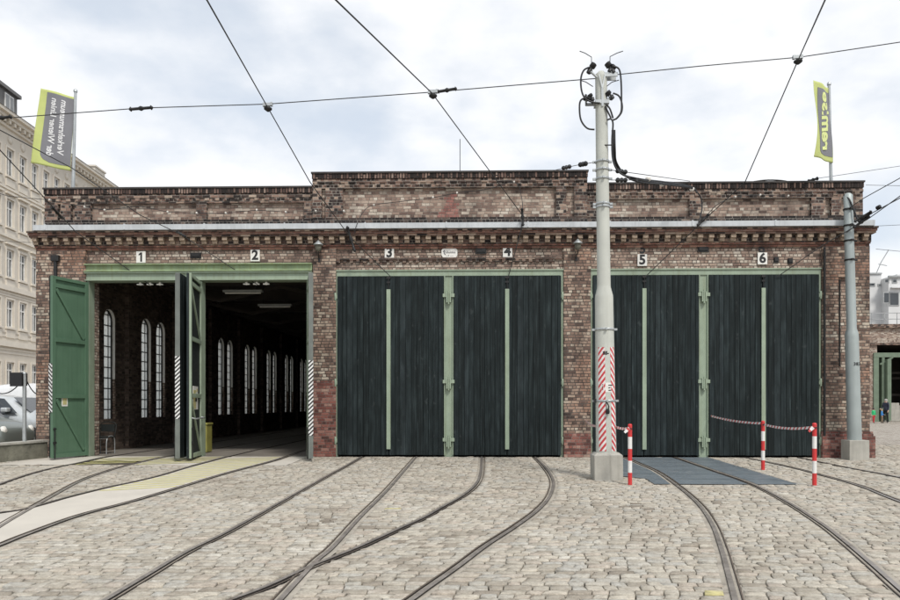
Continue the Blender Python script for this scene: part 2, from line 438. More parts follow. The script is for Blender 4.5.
# cobbles
M['cobble'] = island_mat('granite_setts', [(0, (.22, .19, .155)), (.10, (.34, .30, .245)), (.25, (.42, .385, .32)), (.42, (.49, .45, .375)), (.55, (.44, .425, .38)), (.68, (.53, .485, .40)), (.80, (.47, .41, .34)), (.9, (.54, .51, .44)), (1, (.60, .565, .49))], .85, bump=.9, bscale=40, gscale=13, gcol=(.21, .175, .135), gamt=.7, spec=.25, big=.22, stain=.32)

def ground_mat():
    m, t, bs = newmat('joint_grit')
    tc = t.add('ShaderNodeTexCoord'); obj = tc.outputs['Object']
    n = t.noise(obj, 30, 6, .7); n2 = t.noise(obj, .3, 4, .6)
    c = t.ramp(n, [(.3, (.085, .07, .055)), (.7, (.19, .16, .125))])
    c = t.mix(t.maprange(n2, .4, .7, 0, .4), c, (.10, .095, .07))
    t.link(c, bs.inputs['Base Color']); bs.inputs['Roughness'].default_value = .95
    b = t.add('ShaderNodeBump'); b.inputs['Strength'].default_value = .5; b.inputs['Distance'].default_value = .02
    t.link(n, b.inputs['Height']); t.link(b.outputs[0], bs.inputs['Normal'])
    return m
M['grit'] = ground_mat()
M['far_cobble'] = brick_mat('far_setts', [(0, (.26, .22, .185)), (.35, (.38, .34, .29)), (.7, (.45, .41, .355)), (1, (.52, .48, .42))], (.22, .19, .155), bw=.24, bh=.19, mj=.12, soot=.12, sootcol=(.2, .18, .15), ms=.5)

# ------------------------------------------------------------------ world, sun, camera
SUN_EL, SUN_AZ = R(52), R(152)     # azimuth of the sun, clockwise from +Y (behind the camera, a little to the right)
w = bpy.data.worlds.new('World'); scene.world = w; w.use_nodes = True
t = NT(w.node_tree); bg = t.N['Background']
sky = t.add('ShaderNodeTexSky', sky_type='NISHITA'); sky.sun_disc = False
sky.sun_elevation = SUN_EL; sky.sun_rotation = SUN_AZ; sky.air_density = 1.0; sky.dust_density = 2.0
tc = t.add('ShaderNodeTexCoord'); gen = tc.outputs['Generated']
mpn = t.add('ShaderNodeMapping'); t.link(gen, mpn.inputs[0]); mpn.inputs['Location'].default_value = (.47, .2, .1); gen = mpn.outputs[0]
mp = t.mapping(gen, (1.0, 1.0, 2.0))
n1 = t.noise(mp, 2.3, 8, .50)
n2 = t.noise(t.mapping(gen, (1.0, 1.0, 1.8)), 5.5, 6, .52)
n3 = t.noise(t.mapping(gen, (.8, .8, 1.6)), 1.7, 4, .5)
den = t.math('ADD', t.math('MULTIPLY', n1, .7), t.math('ADD', t.math('MULTIPLY', n3, .35), t.math('MULTIPLY', n2, .15)))
cover = t.maprange(den, .54, .68, 0, 1, True)
cl = t.ramp(t.math('ADD', t.math('MULTIPLY', n2, .5), t.math('MULTIPLY', n1, .5)), [(.36, (.80, .825, .86)), (.47, (.89, .905, .93)), (.56, (.96, .965, .975)), (.66, (1, 1, 1))])
clb = t.mix(1.0, cl, (9.3, 9.35, 9.45), 'MULTIPLY')
veil = t.mix(.55, sky.outputs[0], (9.2, 9.8, 10.4))       # thin high cloud over the blue
c = t.mix(cover, veil, clb)
t.link(c, bg.inputs[0]); bg.inputs[1].default_value = .085

sl = bpy.data.lights.new('sun', 'SUN'); sl.energy = 1.8; sl.angle = R(10); sl.color = (1, .965, .91)
so = bpy.data.objects.new('sun', sl); COL.objects.link(so)
sd = Vector((math.sin(SUN_AZ)*math.cos(SUN_EL), math.cos(SUN_AZ)*math.cos(SUN_EL), math.sin(SUN_EL)))
so.rotation_euler = sd.to_track_quat('Z', 'Y').to_euler(); so.location = sd*40

cam = bpy.data.cameras.new('camera'); co = bpy.data.objects.new('camera', cam); COL.objects.link(co)
co.location = (0, 0, EYE); co.rotation_euler = (math.pi/2, 0, TH)
cam.sensor_width = 36; cam.lens = F/900*36; cam.shift_x = -(CX-450)/900; cam.shift_y = (CY-300)/900
cam.clip_start = .1; cam.clip_end = 3000
scene.camera = co
scene.render.engine = 'CYCLES'
vs_ = scene.view_settings; vs_.view_transform = 'Standard'; vs_.look = 'None'; vs_.exposure = 0.47; vs_.gamma = 1; vs_.use_curve_mapping = False
scene.render.resolution_x = 1024; scene.render.resolution_y = 683
scene.cycles.max_bounces = 8; scene.cycles.transparent_max_bounces = 12
try: scene.cycles.use_denoising = True
except Exception: pass

# ------------------------------------------------------------------ rails
RAILS = {
 'a1': [(0,484),(27,474.7),(53,468),(80,462.7),(107,456.8),(155,450)],
 'a2': [(-30,548),(0,526.7),(27,510.7),(53,496),(80,481.4),(101,473.4),(128,465.3),(165,457),(205,450.5)],
 'b1': [(-10,515),(0,512.6),(19,510.2),(40,505),(67,497.4),(107,487.5),(133,482),(160,475.5),(187,467.5),(224,457.6),(253,450.7)],
 'b2': [(-40,560),(0,545.4),(26.7,534.7),(80,515.5),(133,501.4),(187,485.4),(230,472.5),(280,459),(303,451)],
 'c1': [(40,608),(106.7,600),(146.7,576),(187,552),(230,530.7),(280,502.7),(320,480),(349.4,464),(361,457.3)],
 'c2': [(272,608),(280,600),(314.7,562.8),(333.4,546.7),(360,517.4),(386.8,490.7),(405.4,469.4),(416,457.3)],
 'd1': [(215,607),(232,600),(266.7,586.8),(301.4,570.8),(320,562.8),(360,546.7),(400,528.4),(423,518),(443.4,506.5),(463.6,495),(476.6,483.4),(481,471.8),(482,457.3)],
 'd2': [(400,607),(411.6,600),(429,587.4),(457.8,567.2),(486.7,545.5),(515.6,526.7),(538.7,509.4),(550.3,495),(553,480.5),(545,467.5),(535,457.3)],
 'e1': [(738,612),(735.4,600),(726.7,567),(721,547),(712,523.8),(697.8,503.6),(677.6,486.2),(657,471.8),(640,464.2),(623.6,457.3)],
 'e2': [(912,600),(900,590),(871,564.3),(842,539.7),(819,522.4),(784.5,500.7),(750,483.4),(712,470.3),(674,457.3)],
 'f1': [(1010,540),(900,502),(859.7,486.2),(819,474.7),(784.5,466),(741,457.3)],
 'f2': [(1010,504),(900,477.6),(842,466.6),(796,457.3)],
}
RAILS['c1'][0] = (94, 607)
PATH = {}
def offsets(pts):
    out = []
    for i in range(len(pts)):
        a = pts[max(i-1, 0)]; b = pts[min(i+1, len(pts)-1)]
        d = (b-a); d.z = 0; d.normalize(); out.append(Vector((d.y, -d.x, 0)))
    return out
for k, pl in RAILS.items():
    pts = [GP(*p) for p in pl]
    if k[0] in 'cd' or k in ('e1', 'e2', 'b2'):     # carry the line on towards the viewer
        ext = 7
    elif k[0] in 'abf':
        ext = 6
    else: ext = 0
    tail = None
    if k[0] in 'ab':                                # and on into the hall
        d = (pts[-1]-pts[-2]); d.x *= .4; d.normalize(); tail = pts[-1]+d*16
    else:
        e = Vector((pts[-1].x+(pts[-1].x-pts[-2].x)*.1, D+.25, 0)); pts.append(e)
    hd_ = pts[0]; hv = (pts[0]-pts[1]).normalized()
    pts = spline(pts, 8)
    if ext: pts = [hd_+hv*ext*(1-i/5) for i in range(5)]+pts
    if tail is not None: pts.append(tail)
    for p in pts: p.z = G(p.y) if p.y < D-.3 else 0.0
    PATH[k] = pts

def rail_mb(path, side):
    """grooved tram rail: head, flangeway, lip; side=+1 puts the flangeway on the +offset side"""
    prof = [(-.030, -.004), (-.028, .005), (.020, .006), (.022, .0), (.024, -.035), (.052, -.035), (.054, .0), (.056, .004), (.068, .004), (.069, -.004)]
    mi = [1, 2, 1, 1, 1, 1, 0, 0, 1]
    mb = MB(); off = offsets(path); rings = []
    for p, o in zip(path, off):
        rings.append([p+o*(side*x)+Vector((0, 0, z+.004)) for x, z in prof])
    for i in range(len(path)-1):
        for k in range(len(prof)-1):
            mb.face([rings[i][k], rings[i+1][k], rings[i+1][k+1], rings[i][k+1]], mi[k])
    return mb
def strip_mb(path, a, b, z):
    mb = MB(); off = offsets(path)
    for i in range(len(path)-1):
        mb.face([path[i]+off[i]*a+Vector((0, 0, z)), path[i+1]+off[i+1]*a+Vector((0, 0, z)), path[i+1]+off[i+1]*b+Vector((0, 0, z)), path[i]+off[i]*b+Vector((0, 0, z))])
    return mb
TL = {'a': 'curved tram track running into the open bay under sign 1', 'b': 'tram track with concrete infill entering the open bay under sign 2',
      'c': 'grooved tram track leading to the closed gate under sign 3', 'd': 'tram track bending sharply to the closed gate under sign 4',
      'e': 'tram track crossing the grey steel plates at the gate under sign 5', 'f': 'tram track passing the striped posts to the gate under sign 6'}
for tr in 'abcdef':
    root = empty('tram_track', (0, 0, 0)); tag(root, TL[tr], 'tram track', 'tram tracks in the depot yard')
    for q, sd_ in (('1', 1), ('2', -1)):
        r_ = rail_mb(PATH[tr+q], sd_).build('rail', [M['steel'], M['groove'], M['rail_head']], root)
        strip_mb(PATH[tr+q], -.085, .085, -.004-(.0025 if q == '1' else 0)-.006*(tr in 'bd')).build('mortar_bed', M['mortar'], r_)

# ------------------------------------------------------------------ ground
g = MB()
XS = (-300, -40, -20, 20, 40, 300); YS = (-60, -12, 4, D-.3, 30, 80, 400)
for i in range(len(XS)-1):
    for j in range(len(YS)-1):
        x0, x1, y0, y1 = XS[i], XS[i+1], YS[j], YS[j+1]
        g.face([(x0, y0, G(y0)-.035), (x1, y0, G(y0)-.035), (x1, y1, G(y1)-.035), (x0, y1, G(y1)-.035)])
tag(g.build('ground', M['grit']), kind='structure')
XW = (fx(36), fx(868))       # outer faces of the depot
g = MB()
for (x0, x1, y0, y1) in ((XW[1]+.3, 90, D+6, 120), (16.5, 90, -14, D+6), (-90, -17.5, -14, 120), (-17.5, XW[0]-.1, D+6, 120), (-17.5, 16.5, -14, 1.5)):
    ys = sorted({y0, y1, *[y for y in (-12, D-.3) if y0 < y < y1]})
    for a, b in zip(ys, ys[1:]):
        g.face([(x0, a, G(a)-.006), (x1, a, G(a)-.006), (x1, b, G(b)-.006), (x0, b, G(b)-.006)])
tag(g.build('yard_paving', M['far_cobble']), kind='structure')

# concrete lane and apron outlines (ground plan)
def rx(k, y):
    p = PATH[k]
    for i in range(len(p)-1):
        a, b = p[i], p[i+1]
        if (a.y-y)*(b.y-y) <= 0 and abs(a.y-b.y) > 1e-6:
            return a.x+(b.x-a.x)*(y-a.y)/(b.y-a.y)
    return None
lane_y = [5+.25*i for i in range(int((D-5)/.25)+1)]
LANE = [(y, rx('b1', y), rx('b2', y)) for y in lane_y]
y_b1 = min(p.y for p in PATH['b1'])
lane = []
for y, a, b in LANE:
    if b is None: continue
    if a is None: a = b-1.45
    lane.append((y, min(a, b)+.075, max(a, b)-.075))
mb = MB()
for (y0, a0, b0), (y1, a1, b1) in zip(lane, lane[1:]):
    mb.face([(a0, y0, G(y0)+.001), (b0, y0, G(y0)+.001), (b1, y1, G(y1)+.001), (a1, y1, G(y1)+.001)])
tag(mb.build('concrete_lane', M['concrete_lane']), kind='structure')
APY = GP(150, 465).y                                  # front edge of the apron at the open bays
AX0, AX1 = fx(50), fx(309)
mb = MB()
xs = [AX0]
def apron_row(y):
    cut = sorted(x for x in (rx(k, y) for k in ('a1', 'a2', 'b1', 'b2')) if x is not None)
    e = [AX0]+[q for x in cut for q in (x-.1, x+.1)]+[AX1]
    return [(e[i], e[i+1]) for i in range(0, len(e)-1, 2)]
yy = [APY+i*(D+.2-APY)/10 for i in range(11)]
for y0, y1 in zip(yy, yy[1:]):
    r0, r1 = apron_row(y0), apron_row(y1)
    if len(r0) != len(r1): continue
    for idx, ((a0, b0), (a1, b1)) in enumerate(zip(r0, r1)):
        if idx in (1,) and y0 < APY+.9: continue
        mb.face([(a0, y0, G(y0)-.0035), (b0, y0, G(y0)-.0035), (b1, y1, G(y1)-.0035), (a1, y1, G(y1)-.0035)])
tag(mb.build('concrete_apron', M['concrete_lane']), kind='structure')
mb = MB()      # faded yellow hatching on lane and apron
for i in range(34):
    y0 = 12.0+i*.33
    for (ka, kb) in (('b1', 'b2'), ('a2', 'b1'), ('a1', 'a2')):
        if ka != 'b1' and y0 < APY-.1: continue
        pa, pb = rx(ka, y0), rx(kb, y0+.55)
        if pa is None or pb is None or y0+.7 > D: continue
        lo, hi = min(pa, pb)+.12, max(pa, pb)-.12
        if hi-lo < .3: continue
        mb.face([(lo, y0, G(y0)+.0045), (hi, y0+.55, G(y0+.55)+.0045), (hi, y0+.67, G(y0+.67)+.0045), (lo, y0+.12, G(y0+.12)+.0045)])
tag(mb.build('painted_hatching', M['yellow']), kind='structure')

# steel plates before gate 5
PLP = [GP(600, 457.6), GP(708, 457.6), Vector((GP(798, 484.6).x, GP(725, 484.6).y, 0)), Vector((GP(655, 484.6).x, GP(725, 484.6).y, 0)), GP(645, 478), GP(606, 476)]
def in_poly(x, y, poly):
    c = False; j = len(poly)-1
    for i in range(len(poly)):
        a, b = poly[i], poly[j]
        if (a.y > y) != (b.y > y) and x < (b.x-a.x)*(y-a.y)/(b.y-a.y)+a.x: c = not c
        j = i
    return c
def poly_span(y, poly):
    xs = []
    for i in range(len(poly)):
        a, b = poly[i], poly[(i+1) % len(poly)]
        if (a.y-y)*(b.y-y) < 0: xs.append(a.x+(b.x-a.x)*(y-a.y)/(b.y-a.y))
    return (min(xs), max(xs)) if len(xs) >= 2 else None
mb = MB(); ya, yb = min(p.y for p in PLP)+.01, D+.05
N = 7
for i in range(N):
    y0 = ya+(yb-ya)*i/N+.011; y1 = ya+(yb-ya)*(i+1)/N-.011
    s0, s1 = poly_span(min(y0, PLP[0].y-.01), PLP), poly_span(min(y1, PLP[0].y-.01), PLP)
    if not s0 or not s1: continue
    c0 = [rx('e1', y0), rx('e2', y0)]; c1 = [rx('e1', y1), rx('e2', y1)]
    e0 = [s0[0]]+[q for x in c0 if x for q in (x-.085, x+.085)]+[s0[1]]
    e1 = [s1[0]]+[q for x in c1 if x for q in (x-.085, x+.085)]+[s1[1]]
    for k in range(0, min(len(e0), len(e1))-1, 2):
        if e0[k+1] < e0[k] or e1[k+1] < e1[k]: continue
        for (za, sk) in ((.004, 0),):
            mb.face([(e0[k], y0, G(y0)+za), (e0[k+1], y0, G(y0)+za), (e1[k+1], y1, G(y1)+za), (e1[k], y1, G(y1)+za)])
bed = MB(); nb_ = 12
for i in range(nb_):
    y0 = ya-.12+(D-.08-ya+.12)*i/nb_; y1 = ya-.12+(D-.08-ya+.12)*(i+1)/nb_
    s0, s1 = poly_span(min(max(y0, ya+.001), PLP[0].y-.01), PLP), poly_span(min(max(y1, ya+.001), PLP[0].y-.01), PLP)
    bed.face([(s0[0], y0, G(y0)-.012), (s0[1]+.16, y0, G(y0)-.012), (s1[1]+.16, y1, G(y1)-.012), (s1[0], y1, G(y1)-.012)])
tag(bed.build('plate_bedding', M['concrete_lane']), kind='structure')
pl = mb.build('steel_plates', M['plates']); tag(pl, kind='structure')

# granite setts, each one a stone
mb = MB()
YEL = [GP(388, 508.5), GP(711, 594.5)]
KEYS = list(PATH)
POLE = GP(606.5, 478)
def blocked_edges(y):
    """x intervals taken up by rails, lane, plates and apron at this row"""
    iv = []
    for k in KEYS:
        x = rx(k, y)
        if x is not None:
            iv.append((x-.076, x+.076, k))
    la = [l for l in lane if abs(l[0]-y) < .13]
    if la: iv.append((la[0][1]-.1, la[0][2]+.1, 'lane'))
    s = poly_span(y, PLP)
    if s: iv.append((s[0]-.02, s[1]+.02, 'plate'))
    if y > APY: iv.append((AX0-.02, AX1+.02, 'apron'))
    return iv
def merged(iv):
    iv = sorted((a, b) for a, b, k in iv); out = []
    for a, b in iv:
        if out and a <= out[-1][1]+.04: out[-1][1] = max(out[-1][1], b)
        else: out.append([a, b])
    return out
def gaps(y, x0, x1):
    m_ = merged(blocked_edges(y)); res = []; c = x0
    for a, b in m_:
        if b < x0 or a > x1: continue
        if a > c: res.append((c, a))
        c = max(c, b)
    if c < x1: res.append((c, x1))
    return res
def stone(c4, yel=False):
    """c4: corners (x,y) going round, sett with worn rounded top"""
    cx = sum(p[0] for p in c4)/4; cy = sum(p[1] for p in c4)/4
    h = random.gauss(0, .0042); tx = random.gauss(0, .018); ty = random.gauss(0, .024)
    def ring(ins, dz, jit=0):
        o = []
        for (x, y) in c4:
            dx, dy = cx-x, cy-y; L = math.hypot(dx, dy) or 1
            xx = x+dx/L*ins+random.uniform(-jit, jit); yy_ = y+dy/L*ins+random.uniform(-jit, jit)
            o.append((xx, yy_, G(yy_)+h+dz+(xx-cx)*tx+(yy_-cy)*ty))
        return o
    a = ring(.002, -.07); b = ring(.002, -.008, .003)
    b = [(p[0], p[1], p[2]) for p in b]
    c = ring(.007, -.0005, .003); d = [tuple(Vector(p).lerp(Vector((cx, cy, p[2]+.002)), .5)) for p in c]
    vs = a+b+c+d; fs = []
    for L in range(3):
        for k in range(4):
            fs.append((4*L+k, 4*L+(k+1) % 4, 4*L+4+(k+1) % 4, 4*L+4+k))
    fs.append((12, 13, 14, 15))
    mb.mesh(vs, fs, 1 if yel else 0, True)
y = 1.5; nst = 0
while y < D+5.8:
    dep = random.uniform(.112, .15) if y < D-.25 else .14
    y1 = y+dep
    if y >= D-.45 and y < D+.3: xr = [(-17.4, AX0-.1), (XW[1]-2.0, 16.5)] if y > D-.06 else [(-17.4, 16.5)]
    elif y < D-.06: xr = [(-17.4, 16.5)]
    else: xr = [(-17.4, XW[0]-.12), (XW[1]+.36, 16.5)]
    if y < D and y1 > D-.06 and len(xr) == 1: y1 = D-.06; dep = y1-y
    lim = 3.2+.92*y
    for (xa, xb) in xr:
        xa = max(xa, -lim-2); xb = min(xb, lim+1)
        if xb <= xa: continue
        ga, gb = gaps(y+.004, xa, xb), gaps(y1-.004, xa, xb)
        if len(ga) != len(gb): gb = ga = gaps((y+y1)/2, xa, xb)
        for (a0, b0), (a1, b1) in zip(ga, gb):
            L = (b0-a0+b1-a1)/2
            if L < .05: continue
            ws = []; s_ = 0
            while s_ < L-.07:
                q = random.uniform(.115, .25); ws.append(q); s_ += q
            if not ws: ws = [L]; s_ = L
            c_ = 0; lastj = 0
            for i, q in enumerate(ws):
                f0 = c_/s_; c_ += q; f1 = c_/s_
                jw = 0 if i == len(ws)-1 else random.uniform(-.012, .012)/max(L, .2)
                xl0 = a0+(b0-a0)*(f0+lastj); xl1 = a1+(b1-a1)*(f0-lastj); xr0 = a0+(b0-a0)*(f1+jw); xr1 = a1+(b1-a1)*(f1-jw); lastj = jw
                wv = .012*math.sin(1.7*xl0+y*.9); wv2 = .012*math.sin(1.7*xr0+y*.9)
                e = .0038
                mx, my = (xl0+xr1)/2, (y+y1)/2
                if abs(mx-POLE.x) < .3 and abs(my-(POLE.y+.1)) < .3: continue
                stone([(xl0+e, y+e+wv), (xr0-e, y+e+wv2), (xr1-e, y1-e+wv2), (xl1+e, y1-e+wv)], any(abs(mx-p.x) < .075 and abs(my-p.y) < .07 for p in YEL))
                nst += 1
    y = y1 if dep > .05 else y1+.02
tag(mb.build('cobblestone_paving', [M['cobble'], M['yellow_stone']]), kind='structure')
print('setts', nst)

# ------------------------------------------------------------------ tram depot
depot = empty('tram_depot', (0, D, 0)); tag(depot, 'long low brick tram depot with six gated bays and a stepped parapet', 'building')
depot.location = (0, 0, 0)
HL = 36.0                                    # hall depth
WY0, WY1 = D, D+.55
ZB = 5.30
b = MB()
for a, c in ((37.5, 88), (313, 337), (562, 592), (819, 868)):
    b.box(fx(a), fx(c), WY0, WY1, 0, 4.97)
b.box(fx(37.5), fx(868), WY0+.002, WY1, 4.972, 5.75)          # band over the gates
for a, c in ((337, 562), (592, 819)):
    b.box(fx(a), fx(c), WY0+.001, WY1, 4.80, 4.97)
fw = b.build('front_wall', M['brick'], depot)
b = MB()                                       # pilaster faces
for a, c, z1 in ((313.5, 336.5, 5.34), (563.5, 590.5, 5.34), (37.6, 87, 5.34), (821, 837, 5.34), (852, 868.3, 5.34)):
    b = MB(); b.box(fx(a), fx(c), D-.07, D, (0.62 if a > 500 else 0.0) if a != 313.5 else 1.95, z1); b.build('pilaster', M['brick_pier'], depot)
b = MB(); b.box(fx(837), fx(852), D-.07, D, .62, 2.2); b.build('pilaster', M['brick_pier'], depot)
b = MB(); b.box(fx(837), fx(852), D-.07, D, 4.55, 5.34)
b.build('pilaster', M['brick_pier'], depot)
b = MB(); b.box(fx(313.5), fx(336.5), D-.075, D, 0, 1.95); b.build('plinth', M['brick_red'], depot)
b = MB(); b.box(fx(563.5), fx(590.5), D-.13, D, 0, .53); b.box(fx(563.5), fx(590.5), D-.10, D, .53, .62); b.build('plinth', M['brick_red'], depot)
b = MB(); b.box(fx(820), fx(868.5)+.10, D-.14, D, 0, .55); b.box(fx(820), fx(868.5)+.06, D-.10, D, .55, .66)
b.box(fx(868)+.002, fx(868)+.14, D+.001, D+1.2, 0, .60)
b.build('plinth', M['brick_red'], depot)
b = MB()                                       # saw-tooth course over gates 3 to 6
for a, c in ((337, 562),):
    n = int((fx(c)-fx(a))/.17)
    for i in range(n):
        x = fx(a)+i*.17
        b.box(x, x+.085, D-.05, D, 4.99, 5.055)
    b.box(fx(a), fx(c), D-.055, D, 5.057, 5.11)
b.build('sawtooth_course', M['brick_cornice'], depot)
XL, XR = fx(37.5), fx(868)
b = MB(); b.box(XL-.01, XR+.01, D-.05, D, 5.345, 5.40); b.box(XL-.02, XR+.02, D-.09, D, 5.402, 5.44)
b.build('string_course', M['red_course'], depot)
b = MB()                                       # cornice body
b.box(XL-.03, XR+.03, D-.10, D+.5, 5.442, 5.632)
b.box(XL-.07, XR+.07, D-.25, D+.5, 5.634, 5.68)
b.box(XL-.10, XR+.10, D-.31, D+.5, 5.742, 5.79)
for s_ in (-1, 1):
    x = XL if s_ < 0 else XR
    b.box(x, x+s_*.03, D+.5, D+HL, 5.442, 5.632); b.box(x, x+s_*.07, D+.5, D+HL, 5.634, 5.68); b.box(x, x+s_*.10, D+.5, D+HL, 5.742, 5.79)
b.build('cornice', M['brick_cornice'], depot)
b = MB(); b.box(XL-.085, XR+.085, D-.28, D+.5, 5.682, 5.74); b.build('red_cornice_course', M['red_course'], depot)
b = MB()
x = XL-.02; i = 0
while x < XR-.08:
    b = MB(); b.box(x, x+.125, D-.22, D-.102, 5.548, 5.632); b.box(x+.003, x+.122, D-.165, D-.102, 5.47, 5.549); b.build('dentil', M['dentil'], depot)
    x += .2745
b = MB()                                       # zinc gutter
pts = [(0, D-.36, 5.792), (0, D-.37, 5.925), (0, D-.30, 5.94), (0, D+.10, 6.0), (0, D+.10, 5.792)]
b.extrude([(XL+.10, y_, z_) for _, y_, z_ in pts], (XR-XL-.12, 0, 0))
x = XL+.4
while x < XR-.2:
    b.box(x, x+.03, D-.376, D-.30, 5.80, 5.943); x += 2.05
for s_ in (-1, 1):
    x = XL if s_ < 0 else XR
    b.box(x-s_*.3, x-s_*.02, D+.102, D+HL, 5.795, 5.93)
b.build('gutter', M['zinc'], depot)

# parapets
def parapet(x0, x1, z1, yf, pil, name, cells=True):
    """front layer of pilasters and top band in front of the recessed panels"""
    zb, zt = 5.95, z1
    b = MB(); b.box(x0, x1, yf+.10, yf+.40, zb, zt-.16); b.build('parapet_panel', M['brick_panel'], depot)
    b = MB()
    b.box(x0, x1, yf, yf+.098, zt-.40, zt-.162)
    for a, c in pil: b.box(fx(a), fx(c), yf-.004, yf+.098, zb+.192, zt-.402)
    # corbelled edge under the band
    n = int((x1-x0)/.26)
    for i in range(n):
        x = x0+(i+.2)*(x1-x0)/n
        b.box(x, x+.12, yf-.025, yf, zt-.34, zt-.27)
    b.box(x0, x1, yf-.03, yf, zt-.265, zt-.20)
    b.build('parapet_wall', M['brick_dark'], depot)
    b = MB(); b.box(x0, x1, yf+.002, yf+.098, zb, zb+.19); b.build('base_course', M['brick_black'], depot)
    b = MB(); b.box(x0-.01, x1+.01, yf-.035, yf+.42, zt-.158, zt-.03); b.build('soldier_course', M['soldier'], depot)
    b = MB(); b.box(x0-.03, x1+.03, yf-.06, yf+.46, zt-.028, zt+.012); b.build('coping', M['slate_cap'], depot)
parapet(fx(44), fx(312.5), 6.97, D+.03, ((44, 57), (60, 70), (74, 90), (196, 206), (304, 312.5)), 'west')
parapet(fx(313), fx(587), 7.30, D-.05, ((313, 322), (326, 343), (556, 566), (574, 587)), 'middle')
parapet(fx(587.5), fx(863.5), 7.0, D+.03, ((587.5, 598), (690, 702), (812, 826), (832, 842), (850, 863.5)), 'east')
b = MB()                                       # newer red bricks let into the tall middle parapet
rp = random.Random(5)
for i, (a_, c_) in enumerate(((437, 459), (438, 458), (441, 459), (442, 457), (445, 459), (446, 456), (444, 457), (449, 458), (451, 456))):
    for q in range(int((c_-a_)/2.0)):
        edge = q == 0 or q > int((c_-a_)/2.0)-2
        if edge and rp.random() < .4: continue
        b.box(fx(a_)+q*.0515, fx(a_)+(q+1)*.0515-.0005, D+.045, D+.051, 6.145+i*.077, 6.145+(i+1)*.077-.0005)
b.build('repaired_bricks', M['brick_patch'], depot)
# sides, roof, back, floor
b = MB()
b.box(XR-.45, XR, D+.551, D+HL, 0, 5.79); b.box(XR-.45, XR-.12, D+.46, D+HL, 5.95, 6.9)
b.box(XL+.12, XL+.45, D+.46, D+HL, 5.95, 6.9); b.box(XL, XR, D+HL, D+HL+.5, 0, 6.9)
b.build('side_wall', M['brick'], depot)
b = MB(); b.box(XL+.1, XR-.1, D+.52, D+HL, 5.80, 5.94)
b.build('roof', M['roof_grey'], depot)
b = MB()
b.box(XL+.601, XR-.46, D+.56, D+HL-.01, 5.60, 5.79)
for i in range(10):
    yb_ = D+1.6+i*3.34
    b.box(XL+.5, XR-.56, yb_-.12, yb_+.12, 5.25, 5.60)
    for k in range(5):
        xa = XL+1+k*4
        b.beam((xa, yb_, 5.2), (xa+2, yb_, 4.75), .1, .1); b.beam((xa+2, yb_, 4.75), (xa+4, yb_, 5.2), .1, .1)
b.build('hall_ceiling', M['hall_dark'], depot)
b = MB(); b.box(XL+.5, XR-.56, D+HL-.2, D+HL-.005, 0, 5.6); b.box(fx(325)-.1, fx(325)+.1, D+.56, D+HL-.2, 0, 5.6)
b.build('hall_partition', M['hall_dark'], depot)
b = MB(); b.box(XL+.2, XR-.4, D+.05, D+HL, -.03, -.002); b.build('hall_floor', M['floor_hall'], depot)

# left wall with pairs of arched windows
XI = XL+.60
def yu(u): return -XI*F*u
pairs = [yu(2.587e-3+.4305e-3*i) for i in range(9)]
SILL, SPR, HWN = .92, 3.82, .33
centres = sorted(c+s_*.53 for c in pairs for s_ in (-1, 1))
b = MB(); yprev = D+.551; bo = MB()
XW_ = XI-.30
def wallbox(y0, y1, z0, z1):
    b.box(XW_, XI, y0, y1, z0, z1)
wallpan = MB()
for c in centres:
    y0, y1 = c-HWN, c+HWN
    wallbox(yprev, y0, 0, 5.79); wallbox(y0, y1, 0, SILL)
    arc = [(XW_, c+HWN*math.cos(a), SPR+HWN*math.sin(a)) for a in [math.pi*i/14 for i in range(15)]]
    poly = [(XW_, y0, 5.79), (XW_, y1, 5.79)]+arc
    b.extrude(poly, (XI-XW_, 0, 0)); yprev = y1
wallbox(yprev, D+HL, 0, 5.79)
b.build('window_wall', M['brick'], depot)
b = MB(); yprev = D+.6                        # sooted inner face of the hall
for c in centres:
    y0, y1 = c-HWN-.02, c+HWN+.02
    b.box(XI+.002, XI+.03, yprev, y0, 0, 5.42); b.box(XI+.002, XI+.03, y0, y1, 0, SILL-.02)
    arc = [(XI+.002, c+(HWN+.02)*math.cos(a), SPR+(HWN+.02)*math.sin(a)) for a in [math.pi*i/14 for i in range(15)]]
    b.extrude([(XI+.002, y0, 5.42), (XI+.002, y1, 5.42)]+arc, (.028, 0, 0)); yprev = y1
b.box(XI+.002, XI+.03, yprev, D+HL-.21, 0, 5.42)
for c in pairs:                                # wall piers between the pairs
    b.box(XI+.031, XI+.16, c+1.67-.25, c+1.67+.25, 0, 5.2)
b.build('hall_wall', M['brick_hall'], depot)
